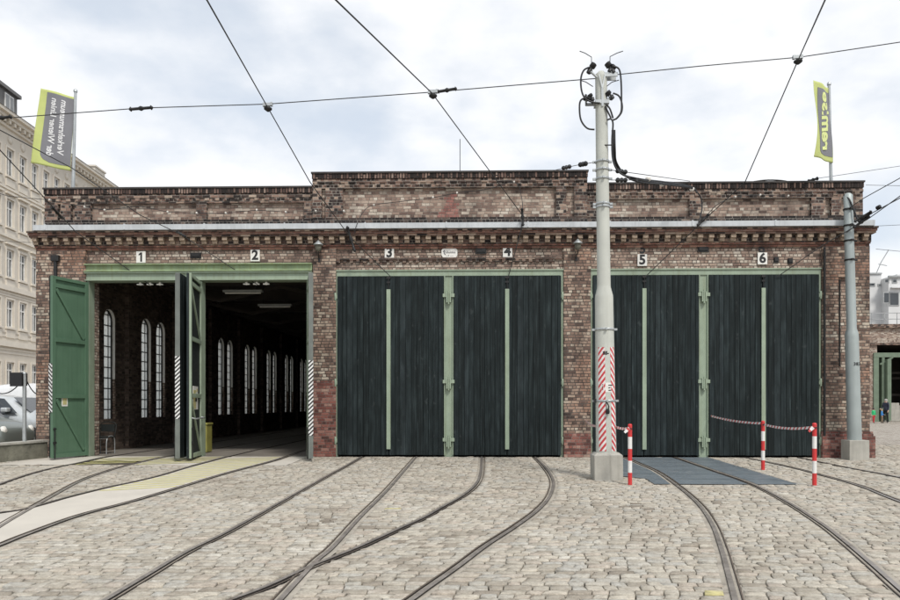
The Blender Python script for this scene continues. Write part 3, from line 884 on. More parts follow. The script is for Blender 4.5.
for c in centres:
    fr = MB()
    xg = XI-.095
    bar = .028
    for s_ in (-1, 1): fr.box(xg-.03, xg+.03, c+s_*HWN-(.05 if s_ > 0 else 0), c+s_*HWN+(.05 if s_ < 0 else 0), SILL, SPR)
    ao = [(xg-.03, c+HWN*math.cos(a), SPR+HWN*math.sin(a)) for a in [math.pi*i/12 for i in range(13)]]
    ai = [(xg-.03, c+(HWN-.05)*math.cos(a), SPR+(HWN-.05)*math.sin(a)) for a in [math.pi*i/12 for i in range(13)]]
    for i in range(12): fr.extrude([ao[i], ao[i+1], ai[i+1], ai[i]], (.06, 0, 0))
    for q in (-.13, .13): fr.box(xg-bar/2, xg+bar/2, c+q-bar/2, c+q+bar/2, SILL, SPR+math.sqrt(max(HWN**2-q*q, 0))-.02)
    z = SILL+.28
    while z < SPR+.25:
        hw = HWN if z <= SPR else math.sqrt(max(HWN**2-(z-SPR)**2, .01))
        fr.box(xg-bar/2-.001, xg+bar/2+.001, c-hw+.01, c+hw-.01, z-bar/2, z+bar/2); z += .31
    win = fr.build('arched_window', M['iron'], depot)
    pa = MB(); pa.extrude([(xg-.004, c-HWN+.02, SILL+.01), (xg-.004, c+HWN-.02, SILL+.01)]+[(xg-.004, c+(HWN-.02)*math.cos(a), SPR+(HWN-.02)*math.sin(a)) for a in [math.pi*i/12 for i in range(13)]], (.006, 0, 0))
    pa.build('pane', M['hall_glass'], win)
    rv = MB()                                  # limewashed reveal on the far side and around the arch
    rv.box(xg+.035, XI+.02, c+HWN-.014, c+HWN-.001, 2.1, SPR); rv.box(XW_-.02, xg-.035, c+HWN-.014, c+HWN-.001, SILL, SPR)
    ao = [(xg+.035, c+(HWN-.002)*math.cos(a), SPR+(HWN-.002)*math.sin(a)) for a in [math.pi*i/12 for i in range(13)]]
    ai = [(xg+.035, c+(HWN-.014)*math.cos(a), SPR+(HWN-.014)*math.sin(a)) for a in [math.pi*i/12 for i in range(13)]]
    for i in range(12): rv.extrude([ao[i], ao[i+1], ai[i+1], ai[i]], (XI-xg-.015, 0, 0))
    rv.build('reveal', M['plaster_white'], win)

# --- gates
HZ = 4.64
def planks(mb, x0, x1, z0, z1, yf, th, seed):
    rnd = random.Random(seed); x = x0
    while x < x1-.02:
        wd = min(rnd.uniform(.115, .165), x1-x)
        if x1-(x+wd) < .06: wd = x1-x
        dy = rnd.uniform(0, .007); c = .004
        za, zb_ = z0+rnd.uniform(0, .008), z1
        y0 = yf+dy
        # board with small chamfers at its edges
        prof = [(x+.002, y0+c+.004), (x+.002+c, y0), (x+wd-.002-c, y0), (x+wd-.002, y0+c+.004), (x+wd-.002, y0+th), (x+.002, y0+th)]
        mb.extrude([(a, b_, za) for a, b_ in prof], (0, 0, zb_-za)); x += wd
seed = 11
def gate_frame(a, c, post, ztop=4.79, steel=False):
    b = MB(); y0, y1 = D-.03, D+.16
    if not steel:
        b.box(fx(a), fx(c), y0, y1, HZ, ztop)
        b.box(fx(a)-.02, fx(c)+.02, y0-.03, y0+.02, ztop-.022, ztop+.012)
        b.box(fx(a), fx(a)+.075, y0, y1, 0, HZ); b.box(fx(c)-.075, fx(c), y0, y1, 0, HZ)
    b.box(fx(post[0]), fx(post[1]), y0+.03, y1, 0, HZ-.001)
    b.box(fx(post[0])-.0, fx(post[0])+.03, y0-.012, y0+.03, .05, HZ-.001); b.box(fx(post[1])-.03, fx(post[1]), y0-.012, y0+.03, .05, HZ-.001)
    fr = b.build('gate_frame', M['green'], depot, bevel=.004)
    for py in (297, 383, 441):
        z = fz(py); xc = (fx(post[0])+fx(post[1]))/2
        h = MB()
        for s_ in (-1, 1):
            h.box(xc+s_*.025, xc+s_*.06, y0-.075, y0+.03, z-.16, z+.10); h.box(xc+s_*.06, xc+s_*.15, y0-.055, y0-.02, z-.02, z+.07)
        h.lathe([(.022, -.2), (.022, .14)], (xc, y0-.05, z), 10)
        h.build('hinge', M['green'], fr, bevel=.004)
    return fr
def closed_leaf(a, c, strip, seed, boltx):
    b = MB(); planks(b, fx(a), fx(c), .05, HZ-.012, D-.075, .05, seed)
    lf = b.build('gate_leaf', M['plank'], depot)
    if strip:
        s_ = MB(); xc = fx(strip); zt = fz(290)
        s_.box(xc-.052, xc+.052, D-.115, D-.08, .20, zt)
        s_.build('astragal', M['green'], lf, bevel=.006)
        k = MB(); k.lathe([(.014, 0), (.014, .32)], (xc, D-.10, zt+.005), 8); k.box(xc-.045, xc+.045, D-.11, D-.078, zt+.16, zt+.2); k.box(xc-.05, xc+.05, D-.115, D-.05, HZ-.08, HZ-.03)
        k.build('bolt', M['iron'], lf)
    return lf
gate_frame(335, 563, (444, 453.5)); gate_frame(590, 820.5, (698.5, 708))
closed_leaf(337.8, 389, 389, 1, 0); closed_leaf(389.3, 443.6, None, 2, 0)
closed_leaf(453.8, 506.8, 507, 3, 0); closed_leaf(507.2, 561, None, 4, 0)
closed_leaf(592.4, 643, 643.5, 5, 0); closed_leaf(643.4, 698.2, None, 6, 0)
closed_leaf(708.3, 761.5, 762, 7, 0); closed_leaf(762, 818, None, 8, 0)
# steel head of the open bays
b = MB()
xa, xc = fx(86), fx(312.5)
b.box(xa, xc, D-.04, D+.3, 4.55, 4.76); b.box(xa, xc, D-.10, D-.042, 4.735, 4.765); b.box(xa, xc, D-.08, D-.042, 4.55, 4.575)
b.box(xa, xa+.09, D-.02, D+.25, 0, 4.55); b.box(xc-.09, xc, D-.02, D+.25, 0, 4.55)
b.box(fx(190), fx(202), D+.02, D+.24, 0, 4.55)
hd = b.build('gate_frame', M['green'], depot, bevel=.004)
b = MB(); b.box(xa, xc, D-.05, D-.001, 4.785, 4.97); b.box(xa, xc, D-.12, D-.05, 4.95, 4.978); b.box(xa, xc, D-.12, D-.05, 4.775, 4.80)
x = xa+.4
while x < xc:
    b.lathe([(.018, 0), (.012, .012)], (x, D-.063, 4.875), 8, axis='y'); x += .8
b.build('steel_lintel', M['green_moss'], hd)
for gx in (148, 255):
    b = MB()
    for k in (-1, 0, 1):
        b.lathe([(.02, 0), (.035, .02), (.035, .07), (.02, .09)], (fx(gx)+k*.26, D+.12, 4.45), 10); b.box(fx(gx)+k*.26-.08, fx(gx)+k*.26+.08, D+.09, D+.15, 4.46, 4.49)
    b.build('wire_insulator', M['porcelain'], hd)

for px in (335.8, 562.3, 590.8, 819.7):
    for py in (297, 383, 441):
        b = MB(); xc = fx(px); z = fz(py); b.lathe([(.02, -.10), (.026, -.09), (.026, .09), (.02, .10)], (xc, D-.06, z), 10); b.box(xc-.05, xc+.05, D-.062, D-.031, z-.05, z+.05)
        b.build('jamb_hinge', M['green'], depot)
def open_leaf(hx, hy, W, ang, mirror, panel, hazard, notice, z0=.05, z1=4.5, arch=False, edge=False):
    """leaf built closed (hinge at the origin, boards towards -y) and then swung by ang"""
    sx = -1 if mirror else 1
    T = Matrix.Translation((hx, hy, 0)) @ Matrix.Rotation(ang, 4, 'Z')
    b = MB()
    if mirror: planks(b, -W, 0, z0, z1, -.055, .035, 21+int(hx*7) % 9)
    else: planks(b, 0, W, z0, z1, -.055, .035, 31+int(hx*7) % 9)
    lf = b.build('gate_leaf', M['plank'], depot, M=T)
    b = MB()
    X = lambda q: sx*q
    b.box(X(.004), X(W-.004), -.019, .004, z0+.004, z1-.004); b.build('panel_sheet', M[panel], lf, M=T)
    b = MB(); st = .10; y0, y1 = .006, .055
    H = z1-z0
    b.box(X(0), X(st), y0, y1, z0, z1); b.box(X(W-st), X(W), y0, y1, z0, z1)
    zz = [z0, z0+.34*H-.05, z0+.65*H-.05, z1-.10-.04*H]
    for q in zz: b.box(X(st), X(W-st), y0+.002, y1-.003, q, q+.10)
    b.box(X(st), X(W-st), y0+.002, y1-.003, z1-.08, z1)
    b.beam((X(W-st-.03), .028, zz[3]-.03), (X(st+.03), .028, zz[2]+.13), .075, .038)
    b.beam((X(W-st-.03), .028, zz[1]-.03), (X(st+.03), .028, z0+.15), .075, .038)
    b.build('leaf_frame', M['green_leaf' if panel == 'green_leaf' else 'green'], lf, M=T, bevel=.004)
    if hazard:
        b = MB(); b.box(X(W+.008), X(W+.014), -.055, .057, hazard[0], hazard[1])
        b.build('hazard_strip', M['hazard_bw'], lf, M=T)
    if edge:
        b = MB(); b.box(X(W+.0005), X(W+.0075), -.054, .056, z0+.002, z1-.002); b.build('edge_plate', M['edge_grey'], lf, M=T)
    b = MB(); b.lathe([(.014, z0-.02), (.014, z0+.75)], (X(W-.05), .075, 0), 8); b.box(X(W-.09), X(W-.01), .055, .09, z0+.35, z0+.4); b.box(X(W-.09), X(W-.01), .055, .09, z0+.7, z0+.73)
    b.build('floor_bolt', M['iron'], lf, M=T)
    return lf, T, X
# outer leaf of bay 1, swung right back and seen from its green inner side
hx = fx(88); frx = P(52, 405, D-1.07)
ang = -math.pi+math.atan2(1.07, hx-frx.x); W1 = math.hypot(1.07, hx-frx.x)
lf, T, X = open_leaf(hx, D-.05, W1, ang, False, 'green_leaf', (1.15, 2.35), None, .03, 4.50)
b = MB(); b.box(.62, .80, .0045, .012, 1.30, 1.55); b.build('notice', M['white'], lf, M=T)
b = MB(); b.box(.65, .77, .0125, .016, 1.34, 1.5); b.box(.69, .74, .0165, .019, 1.40, 1.46); b.build('yellow_notice_field', M['yellow_stone'], lf, M=T)
# the two leaves at the post between bays 1 and 2, back to back
open_leaf(fx(193), D-.03, 1.38, R(98), True, 'dark_panel', (1.0, 2.5), None, edge=True)
lf, T, X = open_leaf(fx(200.5), D-.03, 1.38, R(-79), False, 'dark_panel', None, None)
b = MB(); b.box(.35, .95, .0045, .016, 1.22, 1.80); b.build('notice', M['white'], lf, M=T)
b = MB(); b.box(.62, .94, .0165, .02, 1.24, 1.70); b.box(.42, .55, .0165, .02, 1.66, 1.74); b.build('yellow_notice_field', M['yellow_stone'], lf, M=T)
b = MB(); b.box(.52, .72, .0205, .023, 1.42, 1.5); b.build('notice_emblem', M['ink'], lf, M=T)
b = MB(); b.tube([(.1, .05, 1.02), (.1, .12, 1.0), (1.28, .12, 1.0), (1.28, .05, 1.02)], .018); b.build('handle', M['galv'], lf, M=T)
open_leaf(-4.43, D-.03, 1.38, R(105.5), True, 'dark_panel', (.6, 2.4), None, edge=True)

# painted numerals and small ironwork on the wall
for txt, px, py in (('5', 642.5, 250.5), ('6', 761.5, 250.5)):
    vs, fs = text_polys(txt, .34, .008)
    b = MB(); b.mesh([(fx(px)+v.x, D-.004, fz(py)+v.y) for v in vs], fs); b.build('painted_numeral', M['ink'], depot)
for px, py in ((196, 254.5), (481, 251.5), (703, 251), (776, 262), (790, 263)):
    b = MB(); wd = .14 if px < 770 else .06
    b.box(fx(px)-wd, fx(px)+wd, D-.03, D, fz(py)-.07, fz(py)+.07); b.box(fx(px)-wd*.8, fx(px)+wd*.8, D-.05, D-.03, fz(py)-.03, fz(py)+.06)
    b.build('wall_bracket', M['iron'], depot)
b = MB(); b.tube([(fx(58), D-.11, 4.3), (fx(58), D-.11, 5.2)], .045); b.box(fx(58)-.1, fx(58)+.1, D-.16, D-.06, 5.05, 5.2); b.build('rain_pipe', M['iron'], depot)
b = MB(); b.tube([(fx(822.5), D-.11, .1), (fx(822.5), D-.11, 5.3)], .03); b.tube([(fx(839), D-.04, 2.3), (fx(839), D-.04, 4.5)], .02); b.build('conduit', M['iron'], depot)

# number signs
for i, (px, py) in enumerate(((141.5, 256), (255.5, 255), (389.5, 253), (507.5, 252.5), (642, 261.5), (762, 260.5))):
    n = i+1
    root = empty('number_sign', (fx(px), D-.01, fz(py)))
    tag(root, 'white plate with black number %d above the depot gate' % n, 'sign', 'bay number signs')
    zt = .15
    b = MB(); b.box(-.12, .12, -.03, 0, -zt, zt); b.build('plate', M['white'], root, bevel=.004)
    vs, fs = text_polys(str(n), .34, .012); b = MB()
    if n == 1: b.extrude([(.035, -.033, -.12), (.035, -.033, .12), (-.005, -.033, .12), (-.055, -.033, .075), (-.055, -.033, .035), (-.012, -.033, .065), (-.012, -.033, -.12)], (0, .0025, 0))
    else: b.mesh([(v.x, -.033, v.y) for v in vs], fs)
    b.build('digit', M['ink'], root)
root = empty('enamel_sign', (fx(449.5), D-.01, fz(253.5))); tag(root, 'small worn white enamel plate with faded dark script between signs 3 and 4', 'sign')
b = MB(); pr = [(-.16, -.12), (.16, -.12), (.2, -.05), (.2, .08), (.16, .12), (-.16, .12), (-.2, .08), (-.2, -.05)]
b.extrude([(x*1.02, 0, z) for x, z in pr], (0, -.02, 0)); b.build('plate', M['white'], root)
b = MB(); b.tube([(-.155, -.022, .03), (-.13, -.022, .075), (-.115, -.022, .03), (-.14, -.022, .0), (-.10, -.022, -.04)], .013, 5)
rn = random.Random(3); x = -.09
while x < .15:
    h = rn.choice((.03, .035, .06)); b.tube([(x, -.022, -.005), (x+.006, -.022, h), (x+.016, -.022, -.004)], .004, 4); x += .021
b.tube([(-.03, -.022, -.09), (-.03, -.022, -.045), (-.01, -.022, -.055), (-.028, -.022, -.068)], .006, 4)
x = -.09
while x < .1:
    if abs(x+.02) > .03: b.tube([(x, -.022, -.085), (x+.008, -.022, -.065)], .003, 4)
    x += .022
b.build('faded_script', M['flag_grey'], root)

# wall lanterns on the piers
for px, lab in ((320.5, 'grey bell shaped lantern on the pier between signs 2 and 3'), (576.5, 'grey bell shaped lantern on the pier beside sign 4')):
    root = empty('wall_lantern', (fx(px), D-.07, fz(248))); tag(root, lab, 'lantern', 'lanterns on the brick piers')
    root.scale = (.74, .74, .74)
    b = MB(); b.lathe([(.02, .20), (.03, .19), (.17, .06), (.175, .045), (.10, .04)], (0, -.24, 0), 16); b.build('lamp_shade', M['galv'], root)
    b = MB(); b.lathe([(.10, .04), (.115, -.04), (.09, -.13), (.03, -.17)], (0, -.24, 0), 16); b.build('globe', M['concrete_old'], root)
    b = MB(); b.tube(spline([(0, -.24, -.16), (0, -.2, -.25), (-.03, -.06, -.33), (-.04, -.01, -.42)], 5), .016); b.tube([(0, -.24, .2), (0, -.24, .28)], .015); b.box(-.06, .02, -.02, .0, -.50, -.36)
    b.build('bracket', M['iron'], root)

# ------------------------------------------------------------------ inside the hall
root = empty('chair', (P(103, 447, D+.9).x, D+.9, 0)); tag(root, 'chair with bright tubular steel legs just inside the open bay under sign 1', 'chair')
b = MB()
for sx in (-1, 1):
    b.tube(spline([(sx*.2, -.2, 0), (sx*.2, -.16, .43), (sx*.2, .2, .44), (sx*.2, .24, 0)], 5), .014)
b.tube([(-.2, -.17, .42), (.2, -.17, .42)], .012); b.build('leg', M['galv'], root)
b = MB(); b.box(-.22, .22, -.2, .22, .445, .475); b.build('seat', M['dark_panel'], root, bevel=.01)
b = MB(); b.tube(spline([(-.2, .21, .45), (-.2, .29, .82), (.2, .29, .82), (.2, .21, .45)], 6), .012); b.box(-.19, .19, .25, .275, .6, .8); b.build('backrest', M['dark_panel'], root)
M['bin'] = plain('dull_yellow_plastic', (.26, .245, .06), .6, 0, .2, 4, dirt=(.12, .11, .06))
p = P(202.5, 436, D+1.6)
root = empty('waste_bin', (p.x, p.y, 0)); tag(root, 'dull yellow lidded bin standing inside the hall behind the open gate leaf', 'bin')
b = MB(); b.extrude([(-.2, -.2, .02), (.2, -.2, .02), (.2, .2, .02), (-.2, .2, .02)], (0, 0, .75)); b.build('bin_body', M['bin'], root, bevel=.02)
b = MB(); b.box(-.22, .22, -.22, .22, .775, .83); b.build('lid', M['bin'], root, bevel=.015)
for i, (px, py, Y, L, lab) in enumerate(((243, 291.5, D+2.5, 1.15, 'long pale lamp batten hanging near the hall entrance'), (275, 305.5, D+5.0, 1.1, 'long pale lamp batten hanging deeper in the hall below the first'))):
    p = P(px, py, Y); root = empty('ceiling_lamp', p); tag(root, lab, 'ceiling lamp', 'unlit lamp battens in the hall')
    b = MB(); b.box(-L/2, L/2, -.08, .08, -.02, .04); b.build('housing', M['grey_trim'], root)
    b = MB(); b.tube([(-L/2+.05, 0, -.045), (L/2-.05, 0, -.045)], .022); b.build('tube', M['white'], root)
    b = MB(); 
    for s_ in (-1, 1): b.tube([(s_*L*.35, 0, .04), (s_*L*.35, 0, 5.58-p.z)], .008)
    b.build('hanger', M['iron'], root)
mlamp, tt, bs = newmat('lit_bulb'); bs.inputs['Emission Color'].default_value = (1, .97, .9, 1); bs.inputs['Emission Strength'].default_value = 3.0
for i, (px, py, Y, lab) in enumerate(((277.5, 283, D+7, 'small lit bulb nearest the green head beam of the open bay'), (289, 296.5, D+10, 'small lit bulb between two others under the dark hall roof'), (299, 296.5, D+12, 'small lit bulb closest to the pier under the dark hall roof'))):
    p = P(px, py, Y); root = empty('hall_bulb', p); tag(root, lab, 'lamp', 'lit bulbs in the dark hall')
    b = MB(); b.lathe([(.02, .05), (.07, .03), (.09, -.02), (.05, -.06)], (0, 0, 0), 10); b.build('bulb', mlamp, root)
    b = MB(); b.tube([(0, 0, .05), (0, 0, 5.58-p.z)], .012); b.lathe([(.03, .05), (.10, .06), (.03, .12)], (0, 0, 0), 10); b.build('fitting', M['iron'], root)

# ------------------------------------------------------------------ poles
def barrier_post(bx, by, topy, lab):
    p = GP(bx, by); top = P(bx, topy, p.y).z
    root = empty('barrier_post', p); tag(root, lab, 'post', 'red and white barrier posts')
    H = top-p.z; r_ = .038
    b = MB(); mi = 0
    n = 5; z = -.02
    for i in range(n):
        z1 = H*(i+1)/n
        b.lathe([(r_, z), (r_, z1)], (0, 0, 0), 14, m=i % 2); z = z1
    b.lathe([(r_, H), (r_*.8, H+.015), (r_*.3, H+.02)], (0, 0, 0), 14, m=0)
    o = b.build('shaft', [M['red_paint'], M['white_paint']], root)
    b = MB(); b.lathe([(.022, 0), (.022, .03), (.022, .03)], (0, -.0, H-.09), 10); b.tube([(-.03, -.04, H-.07), (0, -.055, H-.06), (.03, -.04, H-.07)], .008); b.build('hook', M['iron'], root)
    return p, p+Vector((0, 0, H-.06))
_, t1 = barrier_post(630, 484.6, 425, 'red and white post beside the concrete block of the tall pole')
_, t2 = barrier_post(763, 470, 421.6, 'red and white post in front of the green strip under sign 6')
_, t3 = barrier_post(814.5, 485.6, 424, 'red and white post at the tape end before the brick corner pier')
def tape(name, a, b_, s_, lab, tail=False):
    pts = sag(a, b_, s_, 14); mb_ = MB(); acc = 0; me_v = []
    # flat ribbon, twisted a little along the way
    rows = []
    for i, p_ in enumerate(pts):
        tw = .4*math.sin(i*.7); up = Vector((0, math.sin(tw), math.cos(tw)))*.024
        rows.append((p_-up, p_+up))
    for i in range(len(rows)-1):
        mb_.face([rows[i][0], rows[i+1][0], rows[i+1][1], rows[i][1]])
    if tail:
        q = pts[-1]; mb_.face([q+Vector((-.02, -.05, .03)), q+Vector((-.10, -.06, -.06)), q+Vector((-.07, -.06, -.09)), q+Vector((.02, -.05, -.02))])
    o = mb_.build(name, M['tape']); sol = o.modifiers.new('thick', 'SOLIDIFY'); sol.thickness = .003
    return tag(o, lab, 'barrier tape', 'red and white barrier tape')
pw = P(711, 416, D-.12)
tape('barrier_tape', pw, t2+Vector((0, .0, .02)), .04, 'striped tape from the green gate post to the nearer middle barrier post')
tape('barrier_tape', t2+Vector((0, -.04, 0)), t3+Vector((-.04, 0, .0)), .05, 'striped tape with a loose knot between the two easternmost barrier posts', True)
pk = P(613, 425.5, POLE.y+.05)
tape('barrier_tape', pk, t1+Vector((-.03, -.03, .0)), .03, 'short striped tape from the concrete pole to the post beside its block', True)
tape('barrier_tape', P(585, 420, D-.12), P(598, 426, POLE.y+.35), .05, 'short striped tape from the brick pier to the back of the concrete pole')
pb = POLE+Vector((0, .1, 0))

# main pole
PY = GP(606.5, 480.5).y+.26
base = Vector((P(606.5, 480, PY).x, PY, G(PY)))
root = empty('catenary_pole', base); tag(root, 'tall pale concrete pole on a square block, striped warning bands and cable loops', 'pole')
LEAN = -.0135; root.rotation_euler = (0, LEAN, 0); UNLEAN = Matrix.Rotation(-LEAN, 3, 'Y')
kz = PY/F
def zz_(py): return EYE+(CY-py)*kz-base.z
b = MB(); hb = .27; ht = zz_(452); b.box(-hb, hb, -hb, hb, -.06, ht-.05)
b.mesh([(-hb, -hb, ht-.05), (hb, -hb, ht-.05), (hb, hb, ht-.05), (-hb, hb, ht-.05), (-hb+.06, -hb+.06, ht), (hb-.06, -hb+.06, ht), (hb-.06, hb-.06, ht), (-hb+.06, hb-.06, ht)],
       [(0, 1, 5, 4), (1, 2, 6, 5), (2, 3, 7, 6), (3, 0, 4, 7), (4, 5, 6, 7)])
b.build('foundation_block', M['concrete_base'], root, bevel=.012)
xo = {}
b = MB(); b.lathe([(.195, ht-.02), (.172, zz_(298)), (.168, zz_(296)), (.130, zz_(288)), (.128, zz_(286)), (.122, zz_(190)), (.112, zz_(79)), (.108, zz_(76)), (.05, zz_(73))], (0, 0, 0), 28)
b.build('shaft', M['concrete'], root)
# warning bands: two strips curved round the shaft
def band(a0, a1, z0, z1, mat, name):
    b = MB(); n = 6; rows = 2
    for i in range(n):
        f0 = a0+(a1-a0)*i/n; f1 = a0+(a1-a0)*(i+1)/n
        r0 = .195+(.172-.195)*(z0-ht)/(zz_(298)-ht)+.003; r1 = .195+(.172-.195)*(z1-ht)/(zz_(298)-ht)+.003
        b.face([(r0*math.sin(f0), -r0*math.cos(f0), z0), (r0*math.sin(f1), -r0*math.cos(f1), z0), (r1*math.sin(f1), -r1*math.cos(f1), z1), (r1*math.sin(f0), -r1*math.cos(f0), z1)])
    o = b.build(name, mat, root)
    me = o.data; uv = me.uv_layers[0].data
    for p_ in me.polygons:
        for li, vi in zip(p_.loop_indices, p_.vertices):
            v = me.vertices[vi].co; uv[li].uv = (math.atan2(v.x, -v.y)*.19, v.z)
    return o
band(R(-52), R(-9), ht+.03, zz_(348), M['hazard_rw_a'], 'warning_band'); band(R(24), R(60), ht+.03, zz_(348), M['hazard_rw_b'], 'warning_band')
band(R(-33), R(40), zz_(392.5), zz_(383), M['white'], 'label_plate')
b = MB()
for (q0, q1, zq) in ((8, 34, 385.5), (8, 20, 388), (8, 26, 390.5), (-26, -22, 385), (-27, -21, 387), (-25, -22, 389.5)):
    r_ = .1975-.002*0
    for i in range(4):
        f0 = R(q0+(q1-q0)*i/4); f1 = R(q0+(q1-q0)*(i+1)/4); r_ = .196
        b.face([(r_*math.sin(f0), -r_*math.cos(f0), zz_(zq)-.008), (r_*math.sin(f1), -r_*math.cos(f1), zz_(zq)-.008), (r_*math.sin(f1), -r_*math.cos(f1), zz_(zq)+.008), (r_*math.sin(f0), -r_*math.cos(f0), zz_(zq)+.008)])
b.build('label_print', M['ink'], root)
vs, fs = text_polys('B5-', .085, .004)
b = MB(); r_ = .186; b.mesh([(r_*math.sin((v.x-.01)/.186), -r_*math.cos((v.x-.01)/.186), zz_(354)+v.y) for v in vs], fs); b.build('stencilled_code', M['ink'], root)
# clamp rings
for py, rr in ((330, .182), (401, .19), (171, .125), (180, .125), (163, .125), (205, .128), (208, .128)):
    b = MB(); z = zz_(py); b.lathe([(rr, z-.022), (rr+.007, z-.02), (rr+.007, z+.02), (rr, z+.022)], (0, 0, 0), 24)
    for s_ in (-1, 1): b.box(s_*(rr-.005), s_*(rr+.06), -.02, .02, z-.02, z+.02)
    b.box(-.02, .02, -rr-.05, -rr+.01, z-.02, z+.02); b.build('clamp_ring', M['galv'], root)
b = MB(); z = zz_(401)
b.box(-.23, -.19, -.06, .0, z-.03, z+.04); b.tube(spline([(-.02, -.2, z-.02), (.02, -.24, z-.1), (0, -.22, z-.2)], 5), .012); b.lathe([(.03, -.05), (.04, 0), (.03, .05)], (0.0, -.23, z-.2), 10)
b.build('turnbuckle', M['iron'], root)
# head ironwork
b = MB(); zt = zz_(76)
b.box(-.02, .30, -.10, -.07, zz_(80), zz_(76)); b.box(-.02, .30, .07, .10, zz_(80), zz_(76))
b.beam((-.06, -.12, zz_(78)), (0, -.13, zz_(92)), .025, .015); b.beam((.06, -.12, zz_(78)), (0, -.13, zz_(92)), .025, .015); b.box(-.02, .02, -.135, -.115, zz_(110), zz_(92))
b.box(-.30, -.1, -.03, .03, zz_(106.5), zz_(104.5)); b.box(-.31, -.28, -.03, .03, zz_(106), zz_(101))
b.box(-.13, .13, -.13, .13, zz_(107), zz_(103.5))
b.build('head_bracket', M['galv'], root)
def PP(px, py, dy=0): 
    return UNLEAN @ (P(px, py, PY+dy)-base)
for a_, c_ in (((600, 80), (590, 71)), ((601, 80), (612, 71)), ((600, 106), (587, 98.5)), ((602, 105), (611, 97))):
    b = MB(); A, Bq = PP(*a_, -.05), PP(*c_, -.08); b.tube([A, Bq], .022, 8); b.tube([Bq-Vector((0, .03, 0)), Bq+Vector((0, .06, 0))], .04, 8); b.build('arrester_arm', M['galv'], root)
b = MB()
for s_, pts in ((0, [(579.6, 51), (585, 53), (591.5, 57), (591.5, 65)]), (1, [(623, 51), (617, 53), (610, 56.5), (610, 64)]), (2, [(580, 80), (586, 82), (593, 86.5)]), (3, [(619, 80), (612, 82), (607, 86)])):
    b = MB(); b.tube([PP(*q, -.05) for q in pts], .008, 6); b.build('spark_horn', M['iron'], root)
b = MB()
for a_, c_ in (((594, 64), (588, 73)), ((607, 63), (614, 73)), ((589, 95), (593, 101)), ((607, 92), (613, 99)), ((584, 97), (590, 99)), ((614, 66), (609, 72))):
    b = MB(); A, Bq = PP(*a_, -.08), PP(*c_, -.08)
    b.tube([A, A.lerp(Bq, .35), A.lerp(Bq, .36), A.lerp(Bq, .6), A.lerp(Bq, .61), Bq], [.06, .06, .035, .035, .055, .04], 10); b.build('surge_arrester', M['black'], root)
#b.build('surge_arrester', M['black'], root)
b = MB()
for pts in ([(590, 67), (584, 70), (581, 78), (581.5, 90), (585, 98), (592, 102), (600, 103)],
            [(588, 97), (581, 100), (579.5, 108), (581, 120), (587, 128), (594.5, 129.5)],
            [(613, 66), (619, 69), (621, 80), (621.5, 100), (621, 112), (616, 119)],
            [(613, 93), (619, 96), (622, 104), (621.5, 112), (617, 118), (613, 120)],
            [(606, 104), (610, 109), (613, 118)], [(605, 106), (608, 112), (611, 118)],
            [(607, 120), (611, 119), (613, 124), (612, 140), (613, 160), (619, 172), (630, 178)]):
    b.tube(spline([PP(*q, -.13) for q in pts], 6), .017, 8)
b.tube([PP(613, 145, -.13), PP(603, 145, -.1)], .012)
b.build('cable_loop', M['black'], root)

# feeder cable from the pole to the depot roof edge
root2 = empty('feeder_cable', P(650, 183, 15)); tag(root2, 'thick black cable bundle hanging from the concrete pole to the parapet above sign 5', 'cable')
off0 = root2.location
b = MB()
ys_ = [PY-.1, PY-.05, PY+.3, PY+1, 14.5, 16.5, D-.35, D-.25]
for o_ in (0, 1, 2):
    pts = [(612.5+o_, 130), (613+o_, 150), (614+o_*1.3, 163), (622+o_*2, 174+o_), (640, 179+o_*1.5), (665, 182+o_*1.2), (692, 187+o_*.6), (697, 193)]
    b.tube(spline([P(*q, yq)-off0 for q, yq in zip(pts, ys_)], 6), .02, 7)
b.tube(spline([P(692, 187, D-.25)-off0, P(700, 196, D-.2)-off0, P(702, 208, D-.2)-off0, P(699, 222, D-.4)-off0], 6), .018, 7)
b.build('cable', M['black'], root2)
b = MB()
for px, py, yq in ((692, 189, D-.28), (662, 184, 16.5), (648, 179, 15)):
    b.lathe([(.03, -.05), (.06, -.02), (.06, .02), (.03, .05)], P(px, py, yq)-off0, 10)
b.build('insulator', M['porcelain'], root2)

# right-hand pole at the depot corner
QY = D-.55
qb = Vector((P(855, 458, QY).x, QY, G(QY)))
root = empty('catenary_pole', qb); tag(root, 'grey stepped steel pole on a small concrete block at the depot corner', 'pole')
kz2 = QY/F
def zq(py): return EYE+(CY-py)*kz2-qb.z
b = MB(); h2 = zq(439.5); b.box(-.24, .24, -.22, .22, -.03, h2); b.build('foundation_block', M['concrete_base'], root, bevel=.015)
x2 = (P(848, 300, QY)-P(855, 458, QY)).x
b = MB()
tilt = lambda z: -.17*(z/6.5)
prof = [(.165, h2-.01), (.155, zq(338)), (.15, zq(334)), (.115, zq(330)), (.112, zq(262)), (.105, zq(198)), (.06, zq(196))]
i0 = len(b.v); b.lathe(prof, (0, 0, 0), 20)
b.v = [(x+tilt(z), y_, z) for x, y_, z in b.v]
b.build('shaft', plain('grey_green_steel', (.36, .40, .39), .55, .3, .1, 2, streak=.2, dirt=(.2, .2, .18)), root)
vs, fs = text_polys('383', .11, .003)
b = MB(); b.mesh([(v.x+tilt(zq(365))+.03, -.158, zq(365)+v.y) for v in vs], fs); b.build('stencilled_code', M['ink'], root)
